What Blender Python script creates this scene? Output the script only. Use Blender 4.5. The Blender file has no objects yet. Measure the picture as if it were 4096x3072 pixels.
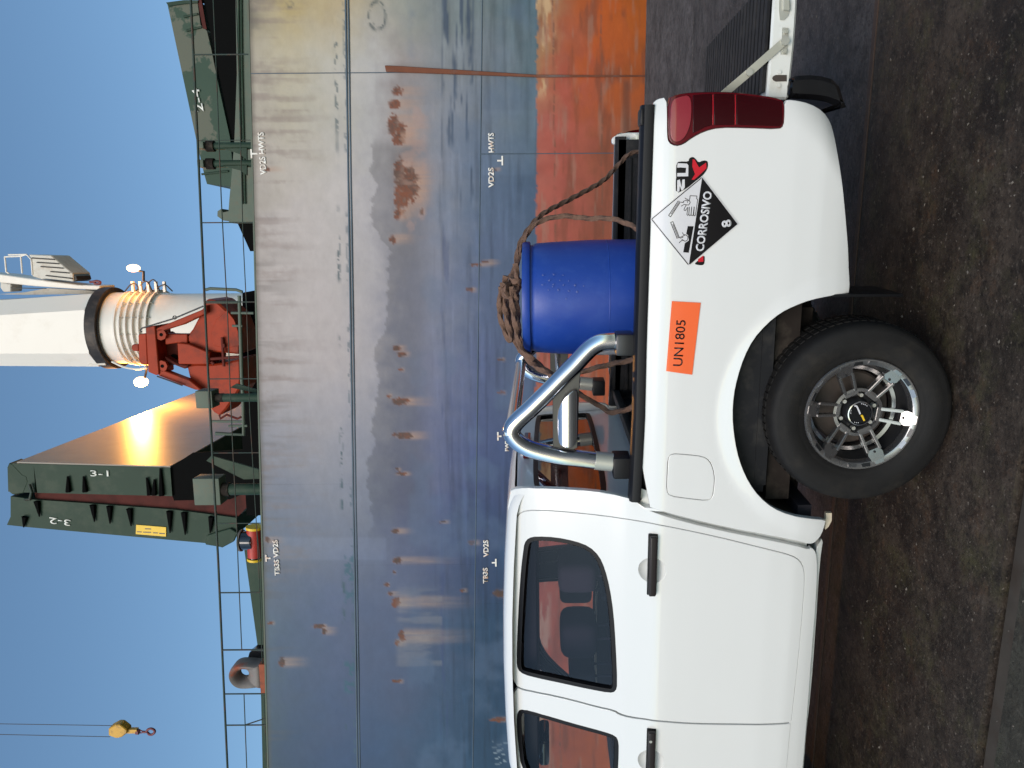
import bpy, bmesh, math, random
import numpy as np
from mathutils import Vector, Matrix, geometry

random.seed(7)
SC = bpy.context.scene
COL = SC.collection
R = math.radians

# ------------------------------------------------------------------ camera, sky, sun, exposure
F = 3100.0                 # focal length in photo pixels (photo is 4096 x 3072, taken on its side)
PSI = R(13.5)              # camera turned left of the quay's normal
PSI_SHIP = R(9.3)          # ... and of the ship's side: she does not lie quite parallel to the quay
RHO = -0.007               # slight roll
HC = 1.655                 # eye height
V0 = 2180.0                # photo column of the horizon (the lens axis sits a little off centre)
FR = {'psi': PSI}

cam = bpy.data.cameras.new('camera')
cam.sensor_fit = 'HORIZONTAL'; cam.sensor_width = 36.0
cam.lens = 36.0 * F / 4096.0
cam.shift_x = -(V0 - 2048.0) / 4096.0
cam.clip_start = 0.05; cam.clip_end = 6000
camo = bpy.data.objects.new('camera', cam); COL.objects.link(camo)
fwd = Vector((-math.sin(PSI), math.cos(PSI), 0)); rgt = Vector((math.cos(PSI), math.sin(PSI), 0)); up = Vector((0, 0, 1))
cr, sr = math.cos(RHO), math.sin(RHO)
# the phone was held upright and the file is lying on its side: picture-right is down, picture-up is right
px_right = (rgt * sr - up * cr)      # direction of increasing picture x
px_up = (rgt * cr + up * sr)         # direction of decreasing picture y
M = Matrix((px_right, px_up, -fwd)).transposed()
camo.matrix_world = Matrix.Translation((0, 0, HC)) @ M.to_4x4()
SC.camera = camo

SUN_DIR = Vector((0.10, 0.80, -0.58)).normalized()     # travel direction: low and soft, from behind the viewer
world = bpy.data.worlds.new('World'); SC.world = world; world.use_nodes = True
wn = world.node_tree.nodes; wl = world.node_tree.links
sky = wn.new('ShaderNodeTexSky'); sky.sky_type = 'NISHITA'; sky.sun_disc = False
sky.sun_elevation = math.asin(-SUN_DIR.z)
sky.sun_rotation = math.atan2(-SUN_DIR.x, -SUN_DIR.y)
sky.air_density = 1.0; sky.dust_density = 0.8; sky.ozone_density = 1.3
tint = wn.new('ShaderNodeMix'); tint.data_type = 'RGBA'; tint.blend_type = 'MULTIPLY'; tint.inputs[0].default_value = 1.0
tint.inputs[7].default_value = (0.85, 1.01, 1.02, 1)       # dusk blue, a little greener than the model's
wl.new(sky.outputs[0], tint.inputs[6]); wl.new(tint.outputs[2], wn['Background'].inputs[0])
wn['Background'].inputs[1].default_value = 0.16
sl = bpy.data.lights.new('sun', 'SUN'); sl.energy = 2.3; sl.angle = R(34); sl.color = (1.0, 0.885, 0.785)
so = bpy.data.objects.new('sun', sl); COL.objects.link(so)
so.rotation_euler = SUN_DIR.to_track_quat('-Z', 'Y').to_euler()
vs = SC.view_settings
vs.view_transform = 'Standard'; vs.look = 'None'; vs.exposure = 0.0; vs.gamma = 1.0; vs.use_curve_mapping = False

# ------------------------------------------------------------------ pixels to places
def ray(x, y):
    a = ((3072 - y) - 1536) / F; b = (x - V0) / F
    A = a * cr + b * sr; B = -a * sr + b * cr
    ps = FR['psi']
    return (-math.sin(ps) + A * math.cos(ps), math.cos(ps) + A * math.sin(ps), -B)
def W(p, Y):
    d = ray(*p); t = Y / d[1]; return Vector((d[0] * t, Y, HC + d[2] * t))
def G(p, z=0.0):
    d = ray(*p); t = (z - HC) / d[2]; return Vector((d[0] * t, d[1] * t, z))
def WX(p, X):
    d = ray(*p); t = X / d[0]; return Vector((X, d[1] * t, HC + d[2] * t))
REG = dict(rA=(0, 0, 2.0109), rB=(0, 800, 2.0109), rC=(0, 1500, 2.0109), rD=(0, 2247, 2.0109),
           hA=(900, 0, 1.8433), hB=(900, 900, 1.8433), hC=(900, 1700, 1.8433), hD=(900, 2400, 1.8433),
           t1=(1900, 0, 1.3825), t2=(1900, 800, 1.8433), t3=(1900, 1300, 1.8433), t4=(1900, 2000, 1.5479),
           t5=(2800, 1100, 1.659), t6=(2896, 2000, 1.5475), t7=(2896, 0, 1.8433),
           z1=(2560, 560, 2.962), z2=(3180, 1400, 3.318), z3=(1980, 1080, 3.95), z4=(1980, 1400, 2.7645),
           z5=(1900, 2780, 3.687), z6=(480, 1100, 2.765), z7=(0, 960, 4.148), s=(0, 0, 1.0))
def px(reg, pts):
    bx, by, s = REG[reg]
    return [(bx + x / s, by + y / s) for x, y in pts]

# ------------------------------------------------------------------ materials
MATS = {}
def nt(name):
    m = bpy.data.materials.new(name); m.use_nodes = True; MATS[name] = m
    n = m.node_tree.nodes; return m, n, m.node_tree.links, n['Principled BSDF']
def mat(name, col, rough=0.5, metal=0.0, var=0.10, vscale=6.0, bump=0.0, bscale=40.0, coat=0.0, dirt=None, dscale=2.0, damt=0.5, spec=0.5, rvar=0.0, dlo=0.5, dhi=0.66):
    m, n, l, b = nt(name)
    b.inputs['Roughness'].default_value = rough; b.inputs['Metallic'].default_value = metal
    b.inputs['Specular IOR Level'].default_value = spec
    b.inputs['Coat Weight'].default_value = coat; b.inputs['Coat Roughness'].default_value = 0.04
    tc = n.new('ShaderNodeTexCoord'); geo = n.new('ShaderNodeNewGeometry')
    nz = n.new('ShaderNodeTexNoise'); nz.inputs['Scale'].default_value = vscale; nz.inputs['Detail'].default_value = 6
    l.new(geo.outputs['Position'], nz.inputs['Vector'])
    mx = n.new('ShaderNodeMix'); mx.data_type = 'RGBA'
    c = Vector(col[:3])
    mx.inputs[6].default_value = (*(c * (1 - var)), 1); mx.inputs[7].default_value = (*[min(1, v * (1 + var)) for v in c], 1)
    l.new(nz.outputs['Fac'], mx.inputs[0]); out = mx.outputs[2]
    if dirt:
        n2 = n.new('ShaderNodeTexNoise'); n2.inputs['Scale'].default_value = dscale; n2.inputs['Detail'].default_value = 8; n2.inputs['Roughness'].default_value = 0.65
        l.new(geo.outputs['Position'], n2.inputs['Vector'])
        rp = n.new('ShaderNodeValToRGB'); rp.color_ramp.elements[0].position = dlo; rp.color_ramp.elements[1].position = dhi
        rp.color_ramp.elements[1].color = (damt, damt, damt, 1)
        l.new(n2.outputs['Fac'], rp.inputs[0])
        m2 = n.new('ShaderNodeMix'); m2.data_type = 'RGBA'; m2.inputs[7].default_value = (*dirt, 1)
        l.new(out, m2.inputs[6]); l.new(rp.outputs[0], m2.inputs[0]); out = m2.outputs[2]
    l.new(out, b.inputs['Base Color'])
    if rvar:
        mr = n.new('ShaderNodeMapRange'); mr.inputs[3].default_value = max(0, rough - rvar); mr.inputs[4].default_value = min(1, rough + rvar)
        l.new(nz.outputs['Fac'], mr.inputs[0]); l.new(mr.outputs[0], b.inputs['Roughness'])
    if bump:
        n3 = n.new('ShaderNodeTexNoise'); n3.inputs['Scale'].default_value = bscale; n3.inputs['Detail'].default_value = 4
        l.new(geo.outputs['Position'], n3.inputs['Vector'])
        bp = n.new('ShaderNodeBump'); bp.inputs['Strength'].default_value = bump; bp.inputs['Distance'].default_value = 0.01
        l.new(n3.outputs['Fac'], bp.inputs['Height']); l.new(bp.outputs[0], b.inputs['Normal'])
    return m
def emit(name, col, st):
    m, n, l, b = nt(name)
    b.inputs['Base Color'].default_value = (*col, 1); b.inputs['Emission Color'].default_value = (*col, 1); b.inputs['Emission Strength'].default_value = st
    return m
def glass(name, tint, gl=1.0, rough=0.01):
    m = bpy.data.materials.new(name); m.use_nodes = True; MATS[name] = m
    n = m.node_tree.nodes; l = m.node_tree.links; n.remove(n['Principled BSDF'])
    o = n['Material Output']; t = n.new('ShaderNodeBsdfTransparent'); t.inputs[0].default_value = (*tint, 1)
    g = n.new('ShaderNodeBsdfGlossy'); g.inputs['Roughness'].default_value = rough
    fr = n.new('ShaderNodeFresnel'); ge = n.new('ShaderNodeNewGeometry')   # thin sheet: the same from both sides
    im = n.new('ShaderNodeMapRange'); im.inputs[3].default_value = 1.5; im.inputs[4].default_value = 1 / 1.5
    l.new(ge.outputs['Backfacing'], im.inputs[0]); l.new(im.outputs[0], fr.inputs[0])
    mu = n.new('ShaderNodeMath'); mu.operation = 'MULTIPLY'; mu.inputs[1].default_value = gl
    mx = n.new('ShaderNodeMixShader'); l.new(fr.outputs[0], mu.inputs[0]); l.new(mu.outputs[0], mx.inputs[0])
    l.new(t.outputs[0], mx.inputs[1]); l.new(g.outputs[0], mx.inputs[2]); l.new(mx.outputs[0], o.inputs[0]); return m

mat('white_paint', (0.755, 0.745, 0.72), rough=0.20, var=0.012, vscale=3, coat=0.8, dirt=(0.70, 0.68, 0.63), dscale=1.3, damt=0.14)
mat('white_trim', (0.70, 0.70, 0.66), rough=0.4, var=0.04, dirt=(0.42, 0.38, 0.31), dscale=9, damt=0.45)
mat('beige_trim', (0.62, 0.52, 0.38), rough=0.6)
mat('gap_black', (0.006, 0.006, 0.007), rough=0.9, spec=0.1)
mat('rubber_black', (0.006, 0.006, 0.007), rough=0.4, bump=0.05, bscale=300, spec=0.2)
mat('plastic_black', (0.008, 0.0075, 0.009), rough=0.42, var=0.2, bump=0.06, bscale=500, spec=0.25)
mat('handle_plastic', (0.022, 0.017, 0.017), rough=0.35, var=0.1, spec=0.3)
mat('liner_black', (0.012, 0.012, 0.014), rough=0.5, var=0.3, dirt=(0.05, 0.045, 0.04), dscale=12, damt=0.4, spec=0.2)
mat('gloss_black', (0.006, 0.006, 0.007), rough=0.08, coat=0.5)
mat('chrome', (0.78, 0.78, 0.82), rough=0.13, metal=1.0, var=0.03, rvar=0.03)
mat('plate_steel', (0.10, 0.095, 0.09), rough=0.35, metal=0.7, var=0.15)
mat('strut_steel', (0.48, 0.47, 0.40), rough=0.45, metal=0.45, var=0.15)
mat('zinc', (0.55, 0.54, 0.48), rough=0.4, metal=0.6)
mat('rim_metal', (0.36, 0.35, 0.35), rough=0.27, metal=0.92, var=0.12, vscale=12, rvar=0.05)
mat('rim_dark', (0.05, 0.05, 0.053), rough=0.35, metal=0.7, var=0.2)
mat('drum_brown', (0.055, 0.042, 0.034), rough=0.8, var=0.3, vscale=30)
mat('tyre', (0.0085, 0.0075, 0.007), rough=0.72, var=0.35, vscale=20, bump=0.10, bscale=180, dirt=(0.026, 0.021, 0.016), dscale=6, damt=0.6, spec=0.3)
mat('underbody', (0.022, 0.017, 0.0145), rough=0.85, var=0.4, vscale=12, dirt=(0.07, 0.058, 0.045), dscale=6, damt=0.6, spec=0.12)
mat('lamp_red', (0.095, 0.001, 0.005), rough=0.14, coat=0.25, var=0.1, spec=0.35)
mat('lamp_dark', (0.030, 0.0005, 0.002), rough=0.12, coat=0.15, var=0.1, spec=0.3)
mat('lamp_pink', (0.27, 0.024, 0.036), rough=0.14, coat=0.5, var=0.1)
mat('lamp_line', (0.4, 0.004, 0.012), rough=0.2, coat=1.0)
mat('decal_white', (0.66, 0.64, 0.65), rough=0.25, coat=0.6, var=0.02)
mat('decal_black', (0.005, 0.004, 0.005), rough=0.3, coat=0.15, spec=0.25)
mat('decal_grey', (0.22, 0.20, 0.20), rough=0.3)
mat('decal_red', (0.55, 0.004, 0.018), rough=0.25, coat=0.6)
mat('decal_orange', (0.90, 0.135, 0.028), rough=0.35, coat=0.5, var=0.03)
mat('drum_blue', (0.008, 0.046, 0.30), rough=0.42, var=0.08, vscale=5, dirt=(0.035, 0.09, 0.36), dscale=14, damt=0.25, bump=0.03, bscale=60)
mat('scuff_blue', (0.10, 0.13, 0.36), rough=0.6)
mat('rope', (0.17, 0.095, 0.065), rough=0.9, var=0.35, vscale=60, bump=0.5, bscale=350)
mat('seat_cloth', (0.035, 0.032, 0.045), rough=0.85, var=0.2, spec=0.1)
mat('cabin_dark', (0.03, 0.028, 0.034), rough=0.7, spec=0.1)
mat('amber', (0.75, 0.11, 0.008), rough=0.15, coat=1.0)
glass('tint_glass', (0.80, 0.74, 0.80), 1.3)
glass('dark_glass', (0.33, 0.27, 0.27), 2.2)
glass('clear_glass', (0.88, 0.90, 0.88), 1.0)

mat('ship_green', (0.022, 0.045, 0.028), rough=0.6, var=0.2, vscale=1.4, dirt=(0.065, 0.08, 0.055), dscale=1.1, damt=0.5, spec=0.25)
mat('patch_green', (0.036, 0.066, 0.045), rough=0.6, var=0.14, vscale=1.2, dirt=(0.115, 0.12, 0.09), dscale=0.55, damt=0.95, dlo=0.49, dhi=0.51, spec=0.25)
mat('pale_green', (0.10, 0.125, 0.095), rough=0.6, var=0.2, vscale=3, dirt=(0.13, 0.09, 0.06), dscale=3, damt=0.4, spec=0.3)
mat('rail_green', (0.028, 0.045, 0.036), rough=0.55, var=0.3, vscale=5, dirt=(0.10, 0.035, 0.02), dscale=3, damt=0.7, spec=0.3)
mat('hatch_brown', (0.085, 0.022, 0.018), rough=0.75, var=0.25, dirt=(0.03, 0.012, 0.01), dscale=1.5, damt=0.7, spec=0.15)
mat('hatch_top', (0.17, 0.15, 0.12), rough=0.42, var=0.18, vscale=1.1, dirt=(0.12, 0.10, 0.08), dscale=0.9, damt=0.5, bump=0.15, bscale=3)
mat('hold_black', (0.005, 0.005, 0.005), rough=0.9, spec=0.05)
mat('grab_red', (0.33, 0.036, 0.010), rough=0.6, var=0.2, vscale=2, dirt=(0.12, 0.022, 0.012), dscale=1.6, damt=0.75, bump=0.08, bscale=14, spec=0.25)
mat('grab_dark', (0.11, 0.022, 0.016), rough=0.7, var=0.3, spec=0.15)
mat('crane_white', (0.82, 0.76, 0.69), rough=0.5, var=0.03, vscale=0.8, dirt=(0.55, 0.45, 0.34), dscale=0.6, damt=0.25)
mat('crane_grey', (0.60, 0.56, 0.50), rough=0.6, var=0.08, dirt=(0.35, 0.22, 0.12), dscale=2.2, damt=0.35)
mat('slew_black', (0.035, 0.030, 0.028), rough=0.5, var=0.4, dirt=(0.12, 0.09, 0.07), dscale=2, damt=0.5, spec=0.25)
mat('cable_dark', (0.05, 0.045, 0.045), rough=0.6)
mat('crane_yellow', (0.62, 0.33, 0.03), rough=0.5, var=0.15, dirt=(0.12, 0.07, 0.03), dscale=3, damt=0.7)
mat('hook_red', (0.16, 0.03, 0.035), rough=0.5)
mat('rust_block', (0.27, 0.066, 0.028), rough=0.8, var=0.4, vscale=6, bump=0.3, bscale=12, dirt=(0.05, 0.03, 0.024), dscale=2.6, damt=0.8)
mat('chock_steel', (0.17, 0.15, 0.14), rough=0.6, var=0.4, vscale=3, dirt=(0.33, 0.075, 0.03), dscale=2.3, damt=0.9)
mat('valve_red', (0.42, 0.035, 0.025), rough=0.5, var=0.25)
mat('sign_yellow', (0.80, 0.50, 0.02), rough=0.5)
mat('stencil_white', (0.80, 0.76, 0.70), rough=0.7, var=0.06, dirt=(0.50, 0.22, 0.10), dscale=7, damt=0.75)
mat('mark_white', (0.75, 0.74, 0.68), rough=0.7)
mat('rust_bar', (0.17, 0.055, 0.026), rough=0.85, var=0.35, vscale=3, dirt=(0.15, 0.12, 0.11), dscale=1.0, damt=0.9, bump=0.3, bscale=20)
mat('seam_blue', (0.065, 0.095, 0.125), rough=0.6, var=0.3, vscale=2)
mat('rail_steel', (0.075, 0.062, 0.052), rough=0.42, metal=0.5, var=0.35, vscale=9, dirt=(0.05, 0.03, 0.02), dscale=4, damt=0.6)
mat('groove_dirt', (0.006, 0.0055, 0.005), rough=0.9, var=0.5, vscale=20, spec=0.1)
mat('rust_joint', (0.062, 0.034, 0.022), rough=0.7, var=0.5, vscale=14, bump=0.3, bscale=60)
mat('chips', (0.13, 0.11, 0.09), rough=0.8, var=0.7, vscale=31)
emit('lamp_glow', (1.0, 0.62, 0.30), 4.0)

def hull_mat():
    m, n, l, b = nt('hull_paint_and_light')
    at = n.new('ShaderNodeAttribute'); at.attribute_name = 'Col'
    geo = n.new('ShaderNodeNewGeometry')
    mp = n.new('ShaderNodeMapping'); mp.inputs['Scale'].default_value = (1.0, 1, 1.6); l.new(geo.outputs['Position'], mp.inputs[0])
    nz = n.new('ShaderNodeTexNoise'); nz.inputs['Scale'].default_value = 3.0; nz.inputs['Detail'].default_value = 10; nz.inputs['Roughness'].default_value = 0.7
    l.new(mp.outputs[0], nz.inputs['Vector'])
    mr = n.new('ShaderNodeMapRange'); mr.inputs[1].default_value = 0.3; mr.inputs[2].default_value = 0.7; mr.inputs[3].default_value = 0.93; mr.inputs[4].default_value = 1.07
    l.new(nz.outputs['Fac'], mr.inputs[0])
    vm = n.new('ShaderNodeVectorMath'); vm.operation = 'SCALE'; l.new(at.outputs['Color'], vm.inputs[0]); l.new(mr.outputs[0], vm.inputs['Scale'])
    l.new(vm.outputs[0], b.inputs['Base Color'])
    b.inputs['Roughness'].default_value = 0.55; b.inputs['Specular IOR Level'].default_value = 0.3
    n3 = n.new('ShaderNodeTexNoise'); n3.inputs['Scale'].default_value = 0.9; n3.inputs['Detail'].default_value = 5
    l.new(geo.outputs['Position'], n3.inputs['Vector'])
    bp = n.new('ShaderNodeBump'); bp.inputs['Strength'].default_value = 0.25; bp.inputs['Distance'].default_value = 0.05
    l.new(n3.outputs['Fac'], bp.inputs['Height']); l.new(bp.outputs[0], b.inputs['Normal'])
hull_mat()

def ground_mat(name, base, mid, light, moss, wet=0.0, rustc=(0.05, 0.032, 0.02)):
    m, n, l, b = nt(name)
    geo = n.new('ShaderNodeNewGeometry')
    def noise(sc, det=8, ro=0.6, mapsc=None):
        z = n.new('ShaderNodeTexNoise'); z.inputs['Scale'].default_value = sc; z.inputs['Detail'].default_value = det; z.inputs['Roughness'].default_value = ro
        if mapsc:
            mp = n.new('ShaderNodeMapping'); mp.inputs['Scale'].default_value = mapsc; l.new(geo.outputs['Position'], mp.inputs[0]); l.new(mp.outputs[0], z.inputs['Vector'])
        else: l.new(geo.outputs['Position'], z.inputs['Vector'])
        return z
    def ramp(src, p0, p1):
        r = n.new('ShaderNodeValToRGB'); r.color_ramp.elements[0].position = p0; r.color_ramp.elements[1].position = p1; l.new(src, r.inputs[0]); return r.outputs[0]
    def mix(a, c, f):
        x = n.new('ShaderNodeMix'); x.data_type = 'RGBA'; x.inputs[7].default_value = (*c, 1)
        if isinstance(a, tuple): x.inputs[6].default_value = (*a, 1)
        else: l.new(a, x.inputs[6])
        l.new(f, x.inputs[0]); return x.outputs[2]
    dk = tuple(v * 0.33 for v in base)
    c = mix(base, mid, ramp(noise(1.3, 10, 0.65).outputs['Fac'], 0.42, 0.62))
    c = mix(c, dk, ramp(noise(1.9, 10, 0.7).outputs['Fac'], 0.50, 0.64))
    c = mix(c, moss, ramp(noise(3.1, 12, 0.75).outputs['Fac'], 0.50, 0.66))
    c = mix(c, rustc, ramp(noise(4.6, 12, 0.78).outputs['Fac'], 0.54, 0.68))
    c = mix(c, dk, ramp(noise(9, 9, 0.72).outputs['Fac'], 0.46, 0.66))
    c = mix(c, tuple(0.7 * a_ + 0.3 * b_ for a_, b_ in zip(mid, light)), ramp(noise(23, 10, 0.8).outputs['Fac'], 0.53, 0.68))
    c = mix(c, dk, ramp(noise(48, 4, 0.6).outputs['Fac'], 0.52, 0.72))
    c = mix(c, light, ramp(noise(60, 3, 0.6).outputs['Fac'], 0.64, 0.72))
    l.new(c, b.inputs['Base Color'])
    mr = n.new('ShaderNodeMapRange'); mr.inputs[3].default_value = 0.42 - wet; mr.inputs[4].default_value = 0.95
    l.new(noise(4, 8, 0.7).outputs['Fac'], mr.inputs[0]); l.new(mr.outputs[0], b.inputs['Roughness'])
    b.inputs['Specular IOR Level'].default_value = 0.35
    bp = n.new('ShaderNodeBump'); bp.inputs['Strength'].default_value = 0.7; bp.inputs['Distance'].default_value = 0.02
    l.new(noise(26, 12, 0.75).outputs['Fac'], bp.inputs['Height']); l.new(bp.outputs[0], b.inputs['Normal'])
ground_mat('apron_near', (0.031, 0.0215, 0.0155), (0.074, 0.054, 0.039), (0.22, 0.18, 0.145), (0.062, 0.054, 0.025), 0.14, (0.085, 0.045, 0.024))
ground_mat('apron_front', (0.046, 0.042, 0.031), (0.066, 0.062, 0.047), (0.13, 0.12, 0.10), (0.046, 0.048, 0.026), 0.15)
ground_mat('apron_far', (0.060, 0.050, 0.047), (0.100, 0.084, 0.078), (0.18, 0.16, 0.15), (0.058, 0.050, 0.042), 0, (0.07, 0.052, 0.042))
ground_mat('coping', (0.080, 0.068, 0.064), (0.130, 0.110, 0.102), (0.24, 0.21, 0.20), (0.08, 0.069, 0.062), 0, (0.09, 0.07, 0.06))
def water_mat():
    m, n, l, b = nt('water')
    b.inputs['Base Color'].default_value = (0.012, 0.022, 0.026, 1); b.inputs['Roughness'].default_value = 0.08
    z = n.new('ShaderNodeTexNoise'); z.inputs['Scale'].default_value = 1.3; z.inputs['Detail'].default_value = 6
    g = n.new('ShaderNodeNewGeometry'); l.new(g.outputs['Position'], z.inputs['Vector'])
    bp = n.new('ShaderNodeBump'); bp.inputs['Strength'].default_value = 0.4; bp.inputs['Distance'].default_value = 0.2
    l.new(z.outputs['Fac'], bp.inputs['Height']); l.new(bp.outputs[0], b.inputs['Normal'])
water_mat()

# ------------------------------------------------------------------ mesh helpers
def link(o, parent=None):
    COL.objects.link(o)
    if parent is not None: o.parent = parent
    return o
def mesh_obj(name, verts, faces, m, parent=None, smooth=False, normals=None):
    me = bpy.data.meshes.new(name); me.from_pydata([tuple(v) for v in verts], [], faces); me.update()
    if m: me.materials.append(MATS[m])
    if smooth:
        me.polygons.foreach_set('use_smooth', [True] * len(me.polygons))
    if normals is not None:
        me.normals_split_custom_set(normals)
    return link(bpy.data.objects.new(name, me), parent)
def bm_obj(name, bm, m, parent=None, smooth=None, fix=True):
    if fix: bmesh.ops.recalc_face_normals(bm, faces=bm.faces[:])
    me = bpy.data.meshes.new(name); bm.to_mesh(me); bm.free()
    if m: me.materials.append(MATS[m])
    if smooth is not None:
        me.polygons.foreach_set('use_smooth', [True] * len(me.polygons))
        me.set_sharp_from_angle(angle=R(smooth))
    return link(bpy.data.objects.new(name, me), parent)
def thing(name, loc, label, cat, group=None):
    o = bpy.data.objects.new(name, None); o.location = loc; o.empty_display_size = 0.2
    link(o); tag(o, label, cat, group); return o
def tag(o, label, cat, group=None):
    o['label'] = label; o['category'] = cat
    if group: o['group'] = group
    return o
def adopt(child, root):
    child.parent = root; child.matrix_parent_inverse = Matrix.Translation(-Vector(root.location)); return child
class Root:
    """an Empty whose children are given in world coordinates"""
    def __init__(s, *a):
        s.o = thing(*a); s.loc = Vector(s.o.location)
        d = PSI - FR['psi']
        if abs(d) > 1e-6: s.o.location = Matrix.Rotation(d, 3, 'Z') @ s.loc; s.o.rotation_euler = (0, 0, d)
    def add(s, ch):
        ch.parent = s.o; ch.matrix_parent_inverse = Matrix.Translation(-s.loc); return ch
def sub(ch, part):            # sub-part in the same coordinates as its part
    ch.parent = part; return ch
def bbox(bm, lo, hi, bev=0.0, seg=2):
    b = bmesh.new(); bmesh.ops.create_cube(b, size=1)
    for v in b.verts:
        v.co = Vector([(l + h) / 2 + c * (h - l) for l, h, c in zip(lo, hi, v.co)])
    if bev: bmesh.ops.bevel(b, geom=b.edges[:], offset=bev, segments=seg, affect='EDGES', profile=0.6)
    me = bpy.data.meshes.new('t'); b.to_mesh(me); b.free(); bm.from_mesh(me); bpy.data.meshes.remove(me)
def box(name, lo, hi, m, bev=0.0, seg=2, parent=None):
    bm = bmesh.new(); bbox(bm, lo, hi, bev, seg); return bm_obj(name, bm, m, parent, smooth=40 if bev else None)
def add_beam(bm, p, q, w, h, upv=(0, 0, 1), bev=0.0):
    p = Vector(p); q = Vector(q); d = (q - p); L = d.length; d.normalize()
    u = Vector(upv); s = d.cross(u)
    if s.length < 1e-4: s = d.cross(Vector((1, 0, 0)))
    s.normalize(); u = s.cross(d)
    b = bmesh.new(); bmesh.ops.create_cube(b, size=1)
    if bev:
        for v in b.verts: v.co = Vector((v.co.x * L, v.co.y * w, v.co.z * h))
        bmesh.ops.bevel(b, geom=b.edges[:], offset=bev, segments=2, affect='EDGES')
        for v in b.verts: c = v.co.copy(); v.co = (p + q) / 2 + d * c.x + s * c.y + u * c.z
    else:
        for v in b.verts: c = v.co.copy(); v.co = (p + q) / 2 + d * c.x * L + s * c.y * w + u * c.z * h
    me = bpy.data.meshes.new('t'); b.to_mesh(me); b.free(); bm.from_mesh(me); bpy.data.meshes.remove(me)
def catmull(pts, n=6, closed=False):
    P = [Vector(p) for p in pts]; out = []; N = len(P)
    rng = range(N if closed else N - 1)
    for i in rng:
        p0 = P[(i - 1) % N] if closed or i > 0 else P[0] * 2 - P[1]
        p1 = P[i]; p2 = P[(i + 1) % N]
        p3 = P[(i + 2) % N] if closed or i + 2 < N else P[-1] * 2 - P[-2]
        for k in range(n):
            t = k / n
            out.append(0.5 * ((2 * p1) + (p2 - p0) * t + (2 * p0 - 5 * p1 + 4 * p2 - p3) * t * t + (3 * p1 - p0 - 3 * p2 + p3) * t ** 3))
    if not closed: out.append(P[-1])
    return out
def add_tube(bm, pts, r, seg=12, lobes=0, pitch=0.0, cap=True):
    P = [Vector(p) for p in pts]; N = len(P)
    rr = r if hasattr(r, '__len__') else [r] * N
    t0 = (P[1] - P[0]).normalized(); nrm = t0.orthogonal().normalized(); rings = []; s = 0.0
    for i in range(N):
        t = ((P[min(i + 1, N - 1)] - P[max(i - 1, 0)])).normalized()
        nrm = (nrm - t * nrm.dot(t)).normalized(); bn = t.cross(nrm)
        if i: s += (P[i] - P[i - 1]).length
        ring = []
        for k in range(seg):
            a = 2 * math.pi * k / seg; q = rr[i]
            if lobes: q *= 1 + 0.26 * math.cos(lobes * a + s / pitch * 2 * math.pi)
            ring.append(bm.verts.new(P[i] + nrm * (math.cos(a) * q) + bn * (math.sin(a) * q)))
        rings.append(ring)
    for a, b in zip(rings, rings[1:]):
        for k in range(seg): bm.faces.new((a[k], a[(k + 1) % seg], b[(k + 1) % seg], b[k]))
    if cap: bm.faces.new(rings[0][::-1]); bm.faces.new(rings[-1])
def tube(name, pts, r, m, seg=12, parent=None, **k):
    bm = bmesh.new(); add_tube(bm, pts, r, seg, **k); return bm_obj(name, bm, m, parent, smooth=50)
def add_lathe(bm, prof, c=(0, 0, 0), axis='z', seg=48, close=False, cap=True):
    rings = []; c = Vector(c)
    for r, h in prof:
        ring = []
        for k in range(seg):
            a = 2 * math.pi * k / seg; x, y = r * math.cos(a), r * math.sin(a)
            v = Vector((x, y, h)) if axis == 'z' else (Vector((x, h, y)) if axis == 'y' else Vector((h, x, y)))
            ring.append(bm.verts.new(c + v))
        rings.append(ring)
    pairs = list(zip(rings, rings[1:])) + ([(rings[-1], rings[0])] if close else [])
    for a, b in pairs:
        for k in range(seg): bm.faces.new((a[k], a[(k + 1) % seg], b[(k + 1) % seg], b[k]))
    if not close and cap:
        if prof[0][0] > 1e-5: bm.faces.new(rings[0])
        if prof[-1][0] > 1e-5: bm.faces.new(rings[-1])
    bmesh.ops.remove_doubles(bm, verts=bm.verts[:], dist=1e-6)
def lathe(name, prof, c, m, axis='z', seg=48, close=False, sm=35, parent=None, cap=True):
    bm = bmesh.new(); add_lathe(bm, prof, c, axis, seg, close, cap); return bm_obj(name, bm, m, parent, smooth=sm)
def add_prism(bm, pts3, off):
    """closed polygon (3-D points in one plane) extruded by the vector off"""
    off = Vector(off); n = len(pts3)
    tri = geometry.tessellate_polygon([[Vector(p) for p in pts3]])
    a = [bm.verts.new(Vector(p)) for p in pts3]; b = [bm.verts.new(Vector(p) + off) for p in pts3]
    for t in tri:
        bm.faces.new([a[i] for i in t]); bm.faces.new([b[i] for i in t][::-1])
    for i in range(n): bm.faces.new((a[i], a[(i + 1) % n], b[(i + 1) % n], b[i]))
def prism(name, pts3, off, m, parent=None, bev=0.0):
    bm = bmesh.new(); add_prism(bm, pts3, off)
    bmesh.ops.recalc_face_normals(bm, faces=bm.faces[:])
    if bev:
        ed = [e for e in bm.edges if len(e.link_faces) == 2 and e.calc_face_angle(0) > 0.5]
        bmesh.ops.bevel(bm, geom=ed, offset=bev, segments=1, affect='EDGES')
    return bm_obj(name, bm, m, parent)
def chaikin(p, it=2):
    p = [Vector(q) for q in p]
    for _ in range(it):
        q = []
        for i in range(len(p)):
            a, b = p[i], p[(i + 1) % len(p)]
            q += [a * 0.75 + b * 0.25, a * 0.25 + b * 0.75]
        p = q
    return p
def interp(tab, z):
    if z <= tab[0][0]: return tab[0][1]
    for (a, fa), (b, fb) in zip(tab, tab[1:]):
        if z <= b:
            return fa + (fb - fa) * (z - a) / (b - a)
    return tab[-1][1]

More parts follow.
